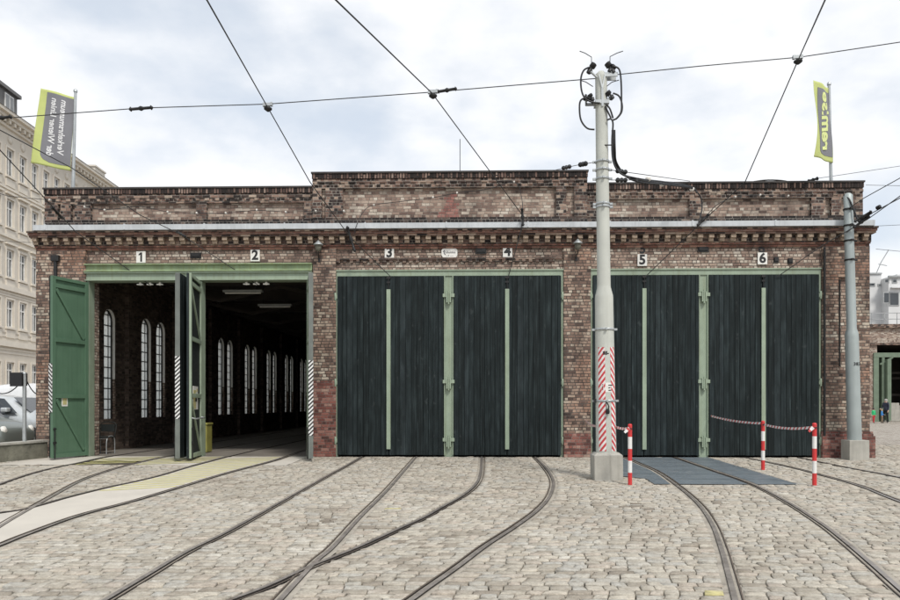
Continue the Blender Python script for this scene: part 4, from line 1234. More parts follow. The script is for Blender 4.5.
for py in (212, 228, 243, 262):
    b = MB(); z = zq(py); rr = .112; b.lathe([(rr, z-.02), (rr+.012, z-.02), (rr+.012, z+.02), (rr, z+.02)], (tilt(z), 0, 0), 16); b.box(tilt(z)-.03, tilt(z)+.03, -rr-.05, -rr, z-.02, z+.02); b.box(tilt(z)+rr, tilt(z)+rr+.07, -.02, .02, z-.02, z+.02); b.build('clamp_ring', M['iron'], root)
b = MB(); b.tube(spline([P(844, 195, QY)-qb, P(849, 199, QY-.1)-qb, P(853, 208, QY-.15)-qb, P(858, 221, QY-.2)-qb], 6), .02, 7); b.build('cable_loop', M['black'], root)

# ------------------------------------------------------------------ overhead wires
def line_thing(name, lab, cat, group, pts, r_, mat='wire', clamps=(), ins=(), anchors=(), sm=1):
    pts = [Vector(p) for p in pts]; o_ = pts[0].copy()
    root = empty(name, o_); tag(root, lab, cat, group)
    b = MB(); b.tube([p-o_ for p in (spline(pts, sm) if sm > 1 else pts)], r_, 6); b.build('wire', M[mat], root)
    for c_ in clamps:
        q = Vector(c_)-o_; b = MB()
        b.box(q.x-.075, q.x+.075, q.y-.025, q.y+.025, q.z-.02, q.z+.04)
        b.box(q.x-.10, q.x-.06, q.y-.03, q.y+.03, q.z-.03, q.z+.04); b.box(q.x+.055, q.x+.09, q.y-.03, q.y+.03, q.z-.02, q.z+.05)
        b.build('clamp_body', M['galv'], root); b = MB(); b.lathe([(.02, -.13), (.035, -.12), (.08, -.085), (.08, -.06), (.035, -.035)], q, 12)
        b.build('hanger_clamp', M['iron'], root)
    for a_, c_ in ins:
        A = Vector(a_)-o_; C = Vector(c_)-o_; b = MB()
        b.tube([A, A.lerp(C, .08), A.lerp(C, .1), A.lerp(C, .4), A.lerp(C, .5), A.lerp(C, .6), A.lerp(C, .9), A.lerp(C, .92), C], [.015, .05, .03, .03, .05, .03, .03, .05, .015], 8); b.build('strain_insulator', M['iron'], root)
    for c_ in anchors:
        b = MB(); b.lathe([(.014, -.05), (.026, -.03), (.016, 0), (.026, .03), (.014, .05)], Vector(c_)-o_, 10, axis='y'); b.build('insulator', M['porcelain'], root)
    return root
SY = PY          # plane of the span wire
spx = [(-60, 122, SY+.6), (0, 118.5, SY+.4), (140, 108, SY+.3), (267, 104, SY+.25), (432, 92, SY+.15), (600, 78, SY)]
line_thing('span_wire', 'thin span wire from the concrete pole across the sky past the large flag', 'overhead wire', 'span wires', [P(a, b_, c) for a, b_, c in spx], .009,
           ins=[(P(129, 109.3, SY+.3), P(153, 107.4, SY+.3)), (P(437, 91.7, SY+.15), P(457, 88.5, SY+.14)), (P(-8, 119, SY+.4), P(12, 116.5, SY+.4))])
line_thing('span_wire', 'thin span wire from the concrete pole past the narrow flag', 'overhead wire', 'span wires', [P(612, 75, SY), P(700, 66, SY), P(800, 57, SY), P(900, 42, SY-.2), P(960, 33, SY-.3)], .009)
CW = 'contact wires'
line_thing('contact_wire', 'contact wire descending to the gate under sign 3', 'overhead wire', CW, [P(150, -75, 7.0), P(207, 0, 8.6), P(267, 106, SY+.25), P(310, 182, 15.7), P(350, 237, D-.42), P(391, 277, D-.1)], .0115,
           clamps=[P(268, 105, SY+.25)], ins=[(P(347, 226, D-.45), P(355, 252, D-.40))])
line_thing('contact_wire', 'contact wire descending to the gate under sign 4', 'overhead wire', CW, [P(270, -60, 7.2), P(336, 0, 8.6), P(432, 93, SY+.15), P(523, 216, D-.45), P(521, 230, D-.4), P(508, 278, D-.1)], .0115,
           clamps=[P(433, 92, SY+.15)], ins=[(P(522, 208, D-.47), P(523, 226, D-.42))])
line_thing('contact_wire', 'contact wire descending to the gate under sign 5', 'overhead wire', CW, [P(852, -70, 7.2), P(825, 0, 8.8), P(799, 58, SY), P(745, 182, 16.6), P(704, 220, D-.45), P(644, 278, D-.1)], .0115,
           clamps=[P(798, 57.5, SY)], ins=[(P(709, 214, D-.45), P(697, 226, D-.42))])
line_thing('contact_wire', 'contact wire reaching the gate under sign 6 past the corner pole', 'overhead wire', CW, [P(777, 277, D-.1), P(823, 245, D-.5), P(868, 219, QY-.3), P(900, 196, QY-1.5), P(960, 156, QY-3)], .011,
           ins=[(P(854, 222, QY-.25), P(872, 211, QY-.5))])
line_thing('contact_wire', 'contact wire reaching the open bay under sign 1', 'overhead wire', CW, [P(-80, 70, 12), P(0, 150, 14.6), P(40, 193, 16.5), P(76, 232, D-.45), P(150, 285, D+.1)], .012,
           ins=[(P(52, 207, 17), P(62, 218, 17.5))])
line_thing('contact_wire', 'contact wire running behind the large flag to the open bay under sign 2', 'overhead wire', CW, [P(-80, 80, 11.5), P(0, 130, 13.5), P(72, 168, 15.4), P(140, 215, 17.2), P(182, 235, D-.45), P(258, 285, D+.1)], .010,
           ins=[(P(176, 231, D-.45), P(186, 237, D-.42))])
line_thing('anchor_cable', 'pair of cables with black strain insulators anchored to the corner pole', 'cable', 'anchor cables', [P(846, 233, QY-.13), P(855, 226, QY-.2), P(872, 213, QY-.4), P(900, 198, QY-1.0), P(960, 164, QY-2.4)], .012,
           ins=[(P(853, 228, QY-.2), P(870, 216, QY-.4)), (P(858, 222, QY-.2), P(872, 212, QY-.4)), (P(877, 208, QY-.5), P(880, 206.5, QY-.6))])
line_thing('anchor_cable', 'cable rising to the upper end of the corner pole', 'cable', 'anchor cables', [P(846, 210, QY-.1), P(864, 198, QY-.4), P(900, 178, QY-1.2), P(960, 145, QY-2.5)], .010)
# cable with white insulators along the facade
q = [(-50, 186, 17.0), (0, 193.5, D-.5), (8, 196, D-.4), (50, 200, D-.12), (85, 207, D-.1), (105, 210, D-.1), (140, 206, D-.1), (168, 212, D-.1), (197, 213, D-.1), (226, 213, D-.1), (257, 210, D-.1), (286, 212, D-.1), (316, 211, D-.18), (344, 211, D-.18)]
line_thing('facade_cable', 'sagging cable with white insulators along the parapet over signs 1 and 2', 'cable', 'facade cables', [P(*x) for x in q], .008, 'black', anchors=[P(*q[i]) for i in (3, 4, 5, 7, 8, 9, 10, 11, 12, 13)])
q = [(354, 234, D-.42), (357, 224, D-.4), (364, 211, D-.25), (374, 205, D-.16), (405, 201, D-.16), (433, 197.5, D-.16), (457, 193, D-.16), (488, 189, D-.16), (514, 182, D-.18), (521, 194, D-.2), (523, 212, D-.42)]
line_thing('facade_cable', 'cable with white insulators looping across the tall middle parapet', 'cable', 'facade cables', [P(*x) for x in q], .008, 'black', anchors=[P(*q[i]) for i in (3, 5, 6, 8)], sm=4)
q = [(708, 214, D-.42), (718, 204, D-.2), (735, 197, D-.1), (760, 195, D-.1), (788, 196, D-.1), (812, 193, D-.1)]
line_thing('facade_cable', 'thin cable with white insulators on the parapet over sign 6', 'cable', 'facade cables', [P(*x) for x in q], .009, 'black', anchors=[P(*q[i]) for i in (2, 3, 4)], sm=3)
q = [(746, 185, D+.2), (752, 182, D+.2), (768, 180, D+.2), (785, 181, D+.2), (797, 184.5, D+.2)]
line_thing('facade_cable', 'black cable arching over the coping above sign 6', 'cable', 'facade cables', [P(*x) for x in q], .018, 'black', sm=4)
line_thing('guy_wire', 'wire with turnbuckles from the concrete pole to the tall middle parapet', 'guy wire', 'guy wires', [P(595, 162, PY-.05), P(575, 165.5, 15), P(553, 170.5, D+.1)], .007, ins=[(P(586, 163.5, 13.6), P(580, 164.7, 14.2)), (P(570, 166.5, 15.6), P(563, 168, 16.6))])
line_thing('guy_wire', 'upper wire from the concrete pole to the coping over sign 5', 'guy wire', 'guy wires', [P(611, 170, PY-.05), P(640, 174, 14), P(690, 181, D)], .007, ins=[(P(617, 170.8, PY+.2), P(626, 172, PY+.8))])
line_thing('guy_wire', 'lower wire from the concrete pole to the coping over sign 5', 'guy wire', 'guy wires', [P(611, 180, PY-.05), P(640, 180, 14), P(675, 182, D)], .007, ins=[(P(617, 180, PY+.2), P(626, 180, PY+.8))])
line_thing('telephone_wire', 'fine wire crossing the sky behind the narrow flag', 'overhead wire', 'fine wires at the depot corner', [P(806, 182, D+.2), P(816, 178.5, D+.3), P(840, 175, D+1), P(900, 166, D+3), P(960, 158, D+5)], .007, ins=[(P(808, 181.2, D+.22), P(818, 178.3, D+.35))])
for i, (a, c, lab) in enumerate((((866, 185), (960, 187), 'fine level wire behind the corner pole near the coping'), ((876, 226), (960, 222), 'fine level wire just under the gutter line beside the depot corner'), ((876, 249), (960, 257), 'fine wire sloping away from the depot corner beneath the cornice'))):
    line_thing('telephone_wire', lab, 'overhead wire', 'fine wires at the depot corner', [P(*a, D+.3), P(*c, D+4)], .006)
line_thing('telephone_wire', 'fine level wire crossing the beige apartment block', 'overhead wire', 'fine wires', [P(-40, 239, 17), P(0, 241, D-.2), P(40, 243, D-.1)], .006)
line_thing('lightning_rod', 'thin upright rod on the roof behind the tall middle parapet', 'rod', None, [P(460, 175, D+4), P(460, 139, D+4)], .012)

# ------------------------------------------------------------------ flags
def flag(pole_b, pole_t, quad, Y, dyl, lab, text, tmat, wave, ymain):
    B = P(*pole_b, Y); T_ = P(*pole_t, Y)
    B.z = min(B.z, 5.95)
    root = empty('flag', B); tag(root, lab, 'flag', 'flags on the depot roof')
    b = MB(); b.tube([(0, 0, 0), T_-B], [.045, .035], 10); b.lathe([(.05, 0), (.05, .05), (.01, .09)], T_-B, 10); b.build('flagpole', M['galv'], root)
    tl, tr, br, bl = [P(*q_, Y+d_) for q_, d_ in zip(quad, (dyl, 0, 0, dyl))]
    def S(u, v, lift=0):
        """u 0..1 from the outer edge to the pole, v 0..1 upwards"""
        p_ = bl.lerp(br, u).lerp(tl.lerp(tr, u), v)
        a = wave*(1-u)*math.sin(3.4*v+1.2*u+.4)+.03*math.sin(7*u+5*v)
        nrm = (br-bl).cross(tl-bl).normalized()
        if nrm.y > 0: nrm = -nrm
        return p_-B+nrm*(a+lift)
    nu, nv = 24, 44
    b = MB()
    vs = [S(i/nu, j/nv) for j in range(nv+1) for i in range(nu+1)]
    fs = []; mi = []
    wid = (br-bl).length; hei = (tl-bl).length
    for j in range(nv):
        for i in range(nu): fs.append((j*(nu+1)+i, j*(nu+1)+i+1, (j+1)*(nu+1)+i+1, (j+1)*(nu+1)+i))
    b.mesh(vs, fs, 0, True)
    cl = b.build('cloth', M['lime'], root)
    so_ = cl.modifiers.new('thick', 'SOLIDIFY'); so_.thickness = .006; so_.offset = 0
    # printed grey field with one rounded corner
    u0, u1, v0, v1, rc = ymain
    b = MB(); nu2, nv2 = 20, 40; vv = []
    def inside(u, v): return u, v
    for j in range(nv2+1):
        v = v0+(v1-v0)*j/nv2
        d_ = max(0, rc-(v-v0)*hei)
        ul = u0+(rc-math.sqrt(max(rc*rc-d_*d_, 0)))/wid if d_ > 0 else u0
        for i in range(nu2+1):
            vv.append(S(ul+(u1-ul)*i/nu2, v, .009))
    fs = [(j*(nu2+1)+i, j*(nu2+1)+i+1, (j+1)*(nu2+1)+i+1, (j+1)*(nu2+1)+i) for j in range(nv2) for i in range(nu2)]
    b.mesh(vv, fs, 0, True); pf = b.build('printed_field', M['flag_grey'], cl)
    # lettering seen from the back: mirrored and running upwards
    b = MB()
    for txt, uc, vc, size, bold, sh, sq in text:
        vs, fs = text_polys(txt, size, bold, 4, sh)
        b.mesh([S(uc+v.y/wid, vc+v.x*sq/hei, .015) for v in vs], fs)
    b.build('lettering', M[tmat], cl)
flag((72, 187), (75.5, 92), [(40.5, 87.5), (75, 97), (70.5, 171), (31, 163)], D+.25, -.35, 'large lime and grey flag with white mirrored lettering on the roof pole', 
     [('Verkehrsmuseum', .70, .55, .22, .005, 0, .92), ('der Wiener Linien', .43, .525, .22, .005, 0, .92)], 'flag_white', .03, (.20, .995, .055, .97, .22))
flag((832, 182), (829, 85), [(816, 79.5), (829.5, 88), (832, 163), (813, 157)], D+.25, -1.0, 'narrow lime and grey flag turned edgewise with mirrored lettering', 
     [('remise', .60, .50, .78, .026, .2, .68)], 'flag_lime', .05, (.20, .97, .07, .93, .15))

# ------------------------------------------------------------------ beige apartment block across the side street
VPX = 425.0
def along(px): return 1/(VPX-px)
w0 = 51.8; k0 = w0*(VPX-10)                   # camera depth w = k0/(VPX-px)
def apt(px): 
    w_ = k0/(VPX-px); d = ray(px, CY); return d*w_+Vector((0, 0, EYE))
A0, A1 = apt(10), apt(118)
ad = (A1-A0); ad.z = 0; ad.normalize()
an = Vector((ad.y, -ad.x, 0))                  # out of the front, towards the yard
if an.x < 0: an = -an
ar = math.atan2(ad.y, ad.x)
root = empty('apartment_building', (A0.x, A0.y, 0), ar)
tag(root, 'tall beige stucco apartment block with white sash windows and a grey dormer', 'building')
# local: x along the street (away from us), y to the left (into the block), so the front is y=0 and faces -y
X0, X1 = -12.0, 34.0; EV = 21.9
b = MB(); bay = 1.64; nb0, nb1 = -7, 20
rows = [(17.75, 19.75), (14.1, 16.1), (10.5, 12.5), (6.9, 8.9), (2.6, 4.4)]
ww = .92
def wall_cells():
    zs = [0]
    for z0, z1 in sorted(rows): zs += [z0, z1]
    zs.append(EV)
    for k in range(0, len(zs)-1):
        z0, z1 = zs[k], zs[k+1]
        if k % 2 == 0: b.box(X0, X1, 0, .4, z0, z1)
        else:
            xp = X0
            for i in range(nb0, nb1+1):
                xc = i*bay
                b.box(xp, xc-ww/2, 0, .4, z0, z1); xp = xc+ww/2
            b.box(xp, X1, 0, .4, z0, z1)
wall_cells()
b.box(X0, X1, .401, 13, 0, EV)
b.build('wall', M['stucco'], root)
b = MB()
for z0, z1, pr in ((EV-.1, EV+.12, .75), (EV-.35, EV-.102, .5), (EV-.8, EV-.62, .18), (13.3, 13.5, .14), (9.5, 9.85, .2), (5.5, 5.9, .22), (16.75, 16.9, .10)):
    b.box(X0-.1, X1+.1, -pr, -.002, z0, z1)
for k in range(18): b.box(X0, X1, -.03, -.002, .3+k*.29, .3+k*.29+.22) if k*.29 < 1.9 else None
for zb_ in (5.0, 5.25, 9.1, 9.3, 6.2, 6.5):
    b.box(X0, X1, -.045, -.003, zb_, zb_+.12)
x = X0
while x < X1: b.box(x, x+.22, -.45, -.003, EV-.62, EV-.36); x += .62
b.build('moulding', M['stucco_trim'], root)
b = MB()
for i in range(nb0, nb1+1):
    xc = i*bay
    for j, (z0, z1) in enumerate(rows):
        b.box(xc-ww/2-.16, xc+ww/2+.16, -.16, -.003, z0-.14, z0)
        b.box(xc-ww/2-.10, xc+ww/2+.10, -.07, -.003, z0-.75, z0-.2)
        for s_ in (-1, 1): b.box(xc+s_*(ww/2), xc+s_*(ww/2+.12), -.06, -.004, z0, z1)
        b.box(xc-ww/2-.12, xc+ww/2+.12, -.06, -.003, z1, z1+.14)
        if j in (1, 2): b.box(xc-ww/2-.2, xc+ww/2+.2, -.2, -.004, z1+.32, z1+.46)
        if j == 0:
            b.lathe([(.05, -.06), (.3, -.05), (.3, 0)], (xc, -.002, z1+.65), 10, axis='y')
b.build('window_surround', M['stucco_trim'], root)
for i in range(nb0, nb1+1):
    if not (-2 <= i <= 6): continue
    for z0, z1 in rows:
        xc = i*bay
        f = MB(); y0, y1 = .10, .16
        f.box(xc-ww/2, xc-ww/2+.09, y0, y1, z0, z1); f.box(xc+ww/2-.09, xc+ww/2, y0, y1, z0, z1)
        f.box(xc-ww/2+.09, xc+ww/2-.09, y0, y1, z0, z0+.1); f.box(xc-ww/2+.09, xc+ww/2-.09, y0, y1, z1-.1, z1)
        f.box(xc-.05, xc+.05, y0-.01, y1-.01, z0+.1, z1-.1); f.box(xc-ww/2+.09, xc+ww/2-.09, y0-.005, y1, z0+(z1-z0)*.66, z0+(z1-z0)*.66+.09)
        wn = f.build('window', M['win_frame'], root)
        p_ = MB(); p_.box(xc-ww/2+.02, xc+ww/2-.02, .165, .18, z0, z1); p_.build('pane', M['curtained_glass'], wn)
        # pale curtains behind some panes
b = MB()
b.extrude([(X0-.1, -.8, EV+.122), (X0-.1, 5.5, EV+3.6), (X0-.1, 13, EV+.122)], (X1-X0+.2, 0, 0)); rf = b.build('roof', M['roof_grey'], root)
b = MB(); b.box(19.2, 21.4, 2.6, 3.6, EV+.5, EV+2.9); b.box(19.1, 21.5, 2.5, 3.7, EV+2.9, EV+3.05); b.build('chimney', M['stucco_trim'], rf)
b = MB(); dx0, dx1 = -9, 2.0
b.box(dx0, dx1, .6, 5, EV+.2, EV+2.3); b.box(dx0-.1, dx1+.15, .35, 5.2, EV+2.3, EV+2.55)
dm = b.build('dormer', M['roof_grey'], root)
for xc in (-5.5, -3.5, -.9, .9):
    f = MB(); f.box(xc-.55, xc+.55, .52, .598, EV+.75, EV+2.1); f.build('dormer_window', M['win_frame'], dm)
    f = MB()
    for s_ in (-1, 1): f.box(xc+s_*.27-.2, xc+s_*.27+.2, .50, .518, EV+.85, EV+2.0)
    f.build('pane', M['curtained_glass'], dm)

# ------------------------------------------------------------------ side street: fence, vehicles
wl = GP(0, 462.6); wr = GP(48, 457.6)
fd = (wr-wl).normalized(); wr = Vector((XL-.02 if False else wr.x, wr.y, wr.z))
wl2 = wl-fd*5
hgt = .40
root = empty('boundary_fence', (wl.x, wl.y, wl.z)); tag(root, 'low mossy concrete wall with steel posts and draped chains beside the depot', 'fence')
b = MB(); nrm_ = Vector((-fd.y, fd.x, 0))*.28
def quadbox(a, c, n_, z0, z1):
    b.extrude([Vector((a.x, a.y, a.z+z0)), Vector((c.x, c.y, c.z+z0)), Vector((c.x+n_.x, c.y+n_.y, c.z+z0)), Vector((a.x+n_.x, a.y+n_.y, a.z+z0))], (0, 0, z1-z0))
quadbox(wl2-wl, wr-wl, nrm_, -.4, hgt); b.build('low_wall', M['concrete_old'], root, bevel=.02)
b = MB(); quadbox(wl2-wl-nrm_*.1, wr-wl-nrm_*.1, nrm_*1.2, hgt+.001, hgt+.05); b.build('coping', M['concrete_base'], root, bevel=.01)
pp_ = []
for px, ty in ((24.5, 374), (-22, 372)):
    k = (wr.x-wl.x); yv = wl.y+(wr.y-wl.y)*0.5 if px > 0 else wl.y-.3
    q_ = P(px, 440, yv+.14); q_.z = wl.z+hgt; t_ = P(px, ty, yv+.14)
    b = MB(); b.tube([q_-wl, t_-wl], .045, 12); b.lathe([(.055, 0), (.055, .03), (.02, .05)], t_-wl, 12); b.build('post', M['galv'], root); pp_.append(t_)
endp = P(40, 391, D+.4)
b = MB()
for a_, c_, s_ in ((pp_[1], pp_[0], .42), (pp_[0]+Vector((.04, 0, -.05)), endp, .12)):
    b.tube([p_-wl for p_ in sag(a_-Vector((0, 0, .08)), c_-Vector((0, 0, .08)), s_, 14)], .014, 6)
b.build('chain', M['iron'], root)
b = MB(); b.box(-.14, .10, -.12, .12, -.26, .04); b.box(-.17, .13, -.15, -.12, -.28, .06)
fl = b.build('floodlight', M['black']); fl.location = pp_[0]+Vector((-.10, 0, -.03)); tag(fl, 'dark box lamp mounted at the top of the fence post', 'lamp')

def car(name, lab, loc, rz, L, Wd, st, paintm, win, wheels, glz=.0):
    """st: stations (x, z_bottom, z_belt, z_roof, half width at belt, half width at roof)"""
    root = empty(name, loc, rz); root.scale = (1, 1, 1.12 if name == 'parked_car' else 1); tag(root, lab, 'car' if name != 'parked_van' else 'van')
    b = MB(); vs = []; n = 10
    for x, zb_, zl, zr, wb, wr_ in st:
        ring = [(-wb*.92, zb_), (-wb, zb_+(zl-zb_)*.45), (-wb*.98, zl), (-wr_, zr-.04), (-wr_*.6, zr), (wr_*.6, zr), (wr_, zr-.04), (wb*.98, zl), (wb, zb_+(zl-zb_)*.45), (wb*.92, zb_)]
        vs += [(x, y_, z_) for y_, z_ in ring]
    fs = []
    for i in range(len(st)-1):
        for k in range(n): fs.append((i*n+k, i*n+(k+1) % n, (i+1)*n+(k+1) % n, (i+1)*n+k))
    fs.append(tuple(range(n))); fs.append(tuple(range(len(st)*n-1, (len(st)-1)*n-1, -1)))
    b.mesh(vs, fs, 0, True); bo = b.build('body', paintm, root)
    sub = bo.modifiers.new('sub', 'SUBSURF'); sub.levels = sub.render_levels = 2
    for wn in win:
        for s_ in ((-1, 1) if wn[0] == 's' else (1,)):
            b = MB(); poly = [(x, y_*s_, z_) for x, y_, z_ in wn[1]]
            b.extrude(poly, (0, .012*s_, 0) if wn[0] == 's' else (.012, 0, .006)); b.build('window', M['dark_glass'], root)
    for x in wheels:
        for s_ in (-1, 1):
            b = MB(); b.lathe([(.14, -.1), (.29, -.1), (.32, -.07), (.32, .07), (.29, .1), (.14, .1)], (x, s_*(Wd-.08), .32), 20, axis='y'); wh = b.build('wheel', M['rubber'], root)
            b = MB(); b.lathe([(.02, -.105), (.2, -.105), (.2, .105), (.02, .105)], (x, s_*(Wd-.08), .32), 16, axis='y'); b.build('rim', M['galv'], wh)
    for s_ in (-1, 1):
        xh = st[-1][0]-.12
        b = MB(); b.lathe([(.03, -.05), (.10, -.03), (.11, .04), (.04, .1)], (xh, s_*Wd*.68, .68), 10, axis='x'); b.build('headlight', M['white'], root)
        b = MB(); b.box(st[2][0]+.0, st[2][0]+.01, 0, .01, .5, .51)
    b = MB(); b.box(wheels[1]-.75, wheels[1]-.55, -Wd-.17, -Wd+.02, 1.0, 1.12); b.box(wheels[1]-.75, wheels[1]-.55, Wd-.02, Wd+.17, 1.0, 1.12); b.build('mirror', paintm, root, bevel=.03)
    return root
sedan = [(-2.0, .45, .75, .85, .70, .6), (-1.95, .3, .85, .95, .80, .62), (-1.55, .22, .92, 1.30, .85, .6), (-1.0, .2, .93, 1.46, .87, .62), (0, .2, .92, 1.49, .88, .63), (.55, .2, .92, 1.40, .88, .6), (1.15, .2, .93, 1.0, .87, .62), (1.8, .22, .85, .92, .84, .6), (2.05, .3, .68, .74, .74, .55), (2.1, .4, .6, .64, .62, .5)]
sidew = [('s', [(-.1, .87, .96), (.95, .87, .97), (.45, .70, 1.36), (-.1, .71, 1.40)]), ('s', [(-1.35, .85, .97), (-.18, .87, .96), (-.18, .71, 1.40), (-1.1, .70, 1.34)]),
         ('f', [(1.2, -.66, 1.0), (1.2, .66, 1.0), (.62, .52, 1.39), (.62, -.52, 1.39)])]
cy_ = 21.9
car('parked_car', 'silver car with a dark side window parked behind the fence', (P(37, 400, cy_).x-1.0, cy_, 0), 0, 4.2, .88, sedan, M['car_silver'], sidew, (-1.25, 1.3))
cy2 = 19.75
car('parked_car', 'dark grey green car with a rounded bonnet close to the low wall', (P(21, 440, cy2).x-2.1, cy2, -.12), 0, 4.2, .86, sedan, M['car_dark'], sidew, (-1.25, 1.3))
vst = [(-2.3, .4, 1.1, 1.95, .85, .7), (-2.25, .3, 1.15, 2.1, .9, .75), (-1, .25, 1.15, 2.15, .93, .78), (.7, .25, 1.15, 2.13, .93, .78), (1.2, .25, 1.15, 1.95, .93, .72), (1.75, .28, 1.12, 1.3, .9, .7), (2.3, .3, .95, 1.05, .85, .65), (2.42, .4, .7, .8, .75, .55)]
cv = 26.5
car('parked_van', 'white van with a rounded roof standing beyond the silver car', (P(37, 400, cv).x+1.0, cv, 0), 0, 4.8, .93, vst, M['van_white'], [('s', [(.35, .92, 1.25), (1.5, .92, 1.25), (1.1, .80, 1.8), (.35, .82, 1.82)]), ('f', [(1.72, -.7, 1.36), (1.72, .7, 1.36), (1.3, .6, 1.86), (1.3, -.6, 1.86)])], (-1.4, 1.5))

# ------------------------------------------------------------------ far depot and white building on the right
RY = 58.0
xa = P(860, 400, RY).x
root = empty('far_depot', (xa, RY, 0)); tag(root, 'second brick depot with an open green framed gate beyond the corner', 'building')
k = RY/F
def rz_(py): return EYE+(CY-py)*k
b = MB(); g0 = P(877, 400, RY).x-xa; g1 = g0+9.0
b.box(-6, g0, 0, .5, 0, rz_(345)); b.box(g1, g1+8, 0, .5, 0, rz_(345)); b.box(-6, g1+8, 0, .5, rz_(345)+.001, rz_(327)); b.box(-6, g1+8, 24, 24.5, 0, rz_(327)); b.box(-6, -5.5, .51, 24, 0, rz_(327)); b.box(g1+7.5, g1+8, .51, 24, 0, rz_(327))
b.build('wall', M['brick_far'], root)
b = MB(); b.box(-6.2, g1+8.2, -.25, .3, rz_(329), rz_(325.5)); b.box(-6.1, g1+8.1, -.14, 0, rz_(346), rz_(344)); b.build('cornice', M['brick_cornice'], root)
b = MB(); b.box(g0-.3, g1+.3, -.12, .2, rz_(358), rz_(353.5)); b.box(g0-.3, g0+.1, -.1, .3, 0, rz_(358)); b.box(g0+.35, g0+.55, -.1, .3, 0, rz_(358)); b.box(g1-.1, g1+.3, -.1, .3, 0, rz_(358)); b.box(g0+.9, g0+1.05, .1, .3, 0, rz_(362))
b.beam((g0+.2, -.05, rz_(365)), (g0+1.2, -.05, rz_(358)), .12, .12); b.build('gate_frame', M['green_far'], root)
b = MB(); b.box(g0+.6, g0+.9, -.4, .2, .1, rz_(360)); b.build('gate_leaf', M['green_far'], root)
b = MB(); b.box(-5.4, g1+7.4, .6, 23.9, rz_(345)+.3, rz_(340)+.4); b.box(-5.4, g1+7.4, 12, 12.2, .0, rz_(345)+.2)
for z in (rz_(376), rz_(394), rz_(370)): b.box(g0+.5, g1, 6, 6.2, z-.1, z+.1)
b.build('roof', M['hall_dark'], root)
b = MB()
for s_ in range(0, 24): b.box(-6+s_*1.0, -5.96+s_*1.0, .2, .24, rz_(326), rz_(314))
for z in (314, 320): b.box(-6, 18, .2, .24, rz_(z)-.03, rz_(z)+.03)
b.build('roof_railing', M['grey_trim'], root)
b = MB(); q_ = P(893, 400, RY+.8)-Vector((xa, RY, 0)); 
lean = empty('concrete_slab', (q_.x+xa, RY+.8, 0)); tag(lean, 'pale leaning slab at the mouth of the far depot gate', 'slab')
b.box(-.9, .5, 0, .18, 0, 1.5); b.box(.55, 1.6, .1, .3, 0, 1.3); b.build('slab', M['concrete_base'], lean, bevel=.03)

WY = 88.0; k = WY/F; xb = P(862, 400, WY).x
root = empty('modern_building', (xb, WY, 0)); tag(root, 'white modern building with dark windows rising behind the far depot', 'building')
def wz(py): return EYE+(CY-py)*k
x1 = P(881.5, 400, WY).x-xb; x2 = x1+24
b = MB(); b.box(-8, x1, 0, 12, 0, wz(275)); b.box(x1, x2, -1.5, 12, 0, wz(281)); b.box(x1+.2, x2, -1.9, -1.5, wz(292), wz(291)); b.box(x1+3, x2, 2, 10, wz(281), wz(273)); b.build('wall', M['white_wall'], root)
b = MB(); b.box(x1-.1, x2, -1.75, -1.5, wz(281.5), wz(279.8)); b.box(-8, x1, -.15, 0, wz(276), wz(274.6)); b.build('roof_edge', M['grey_trim'], root)
for a, c, y0, y1, yy_ in ((868, 875, 288, 284.5, 0), (877.5, 881, 288, 285.5, 0), (883, 889.5, 306.5, 295.5, -1.5), (889, 899, 309, 295.5, -1.5), (884, 889, 287, 282.5, -1.5), (892, 897, 287, 282.8, -1.5), (901, 910, 306, 295, -1.5), (913, 922, 306, 295, -1.5)):
    f = MB(); X0_, X1_ = P(a, 400, WY+yy_).x-xb, P(c, 400, WY+yy_).x-xb
    f.box(X0_, X1_, yy_-.06, yy_-.01, wz(y0), wz(y1)); wn = f.build('window', M['grey_trim'], root)
    p_ = MB(); p_.box(X0_+.12, X1_-.12, yy_-.08, yy_-.062, wz(y0)+.12, wz(y1)-.12); p_.build('pane', M['dark_glass'], wn)
b = MB(); a_ = P(876, 274, WY)-Vector((xb, WY, 0)); b.tube([a_, a_+Vector((.6, 0, 1.4)), a_+Vector((1.5, 0, 2.9))], .06); b.tube([a_+Vector((.3, 0, 1.2)), a_+Vector((1.3, 0, 1.0))], .05); b.build('antenna', M['grey_trim'], root)
b = MB(); b.tube([a_+Vector((8, 0, 0)), a_+Vector((8, 0, 1.6))], .05); b.box(a_.x+5, a_.x+9, -.02, .02, a_.z+.8, a_.z+.9); b.build('roof_rail', M['grey_trim'], root)

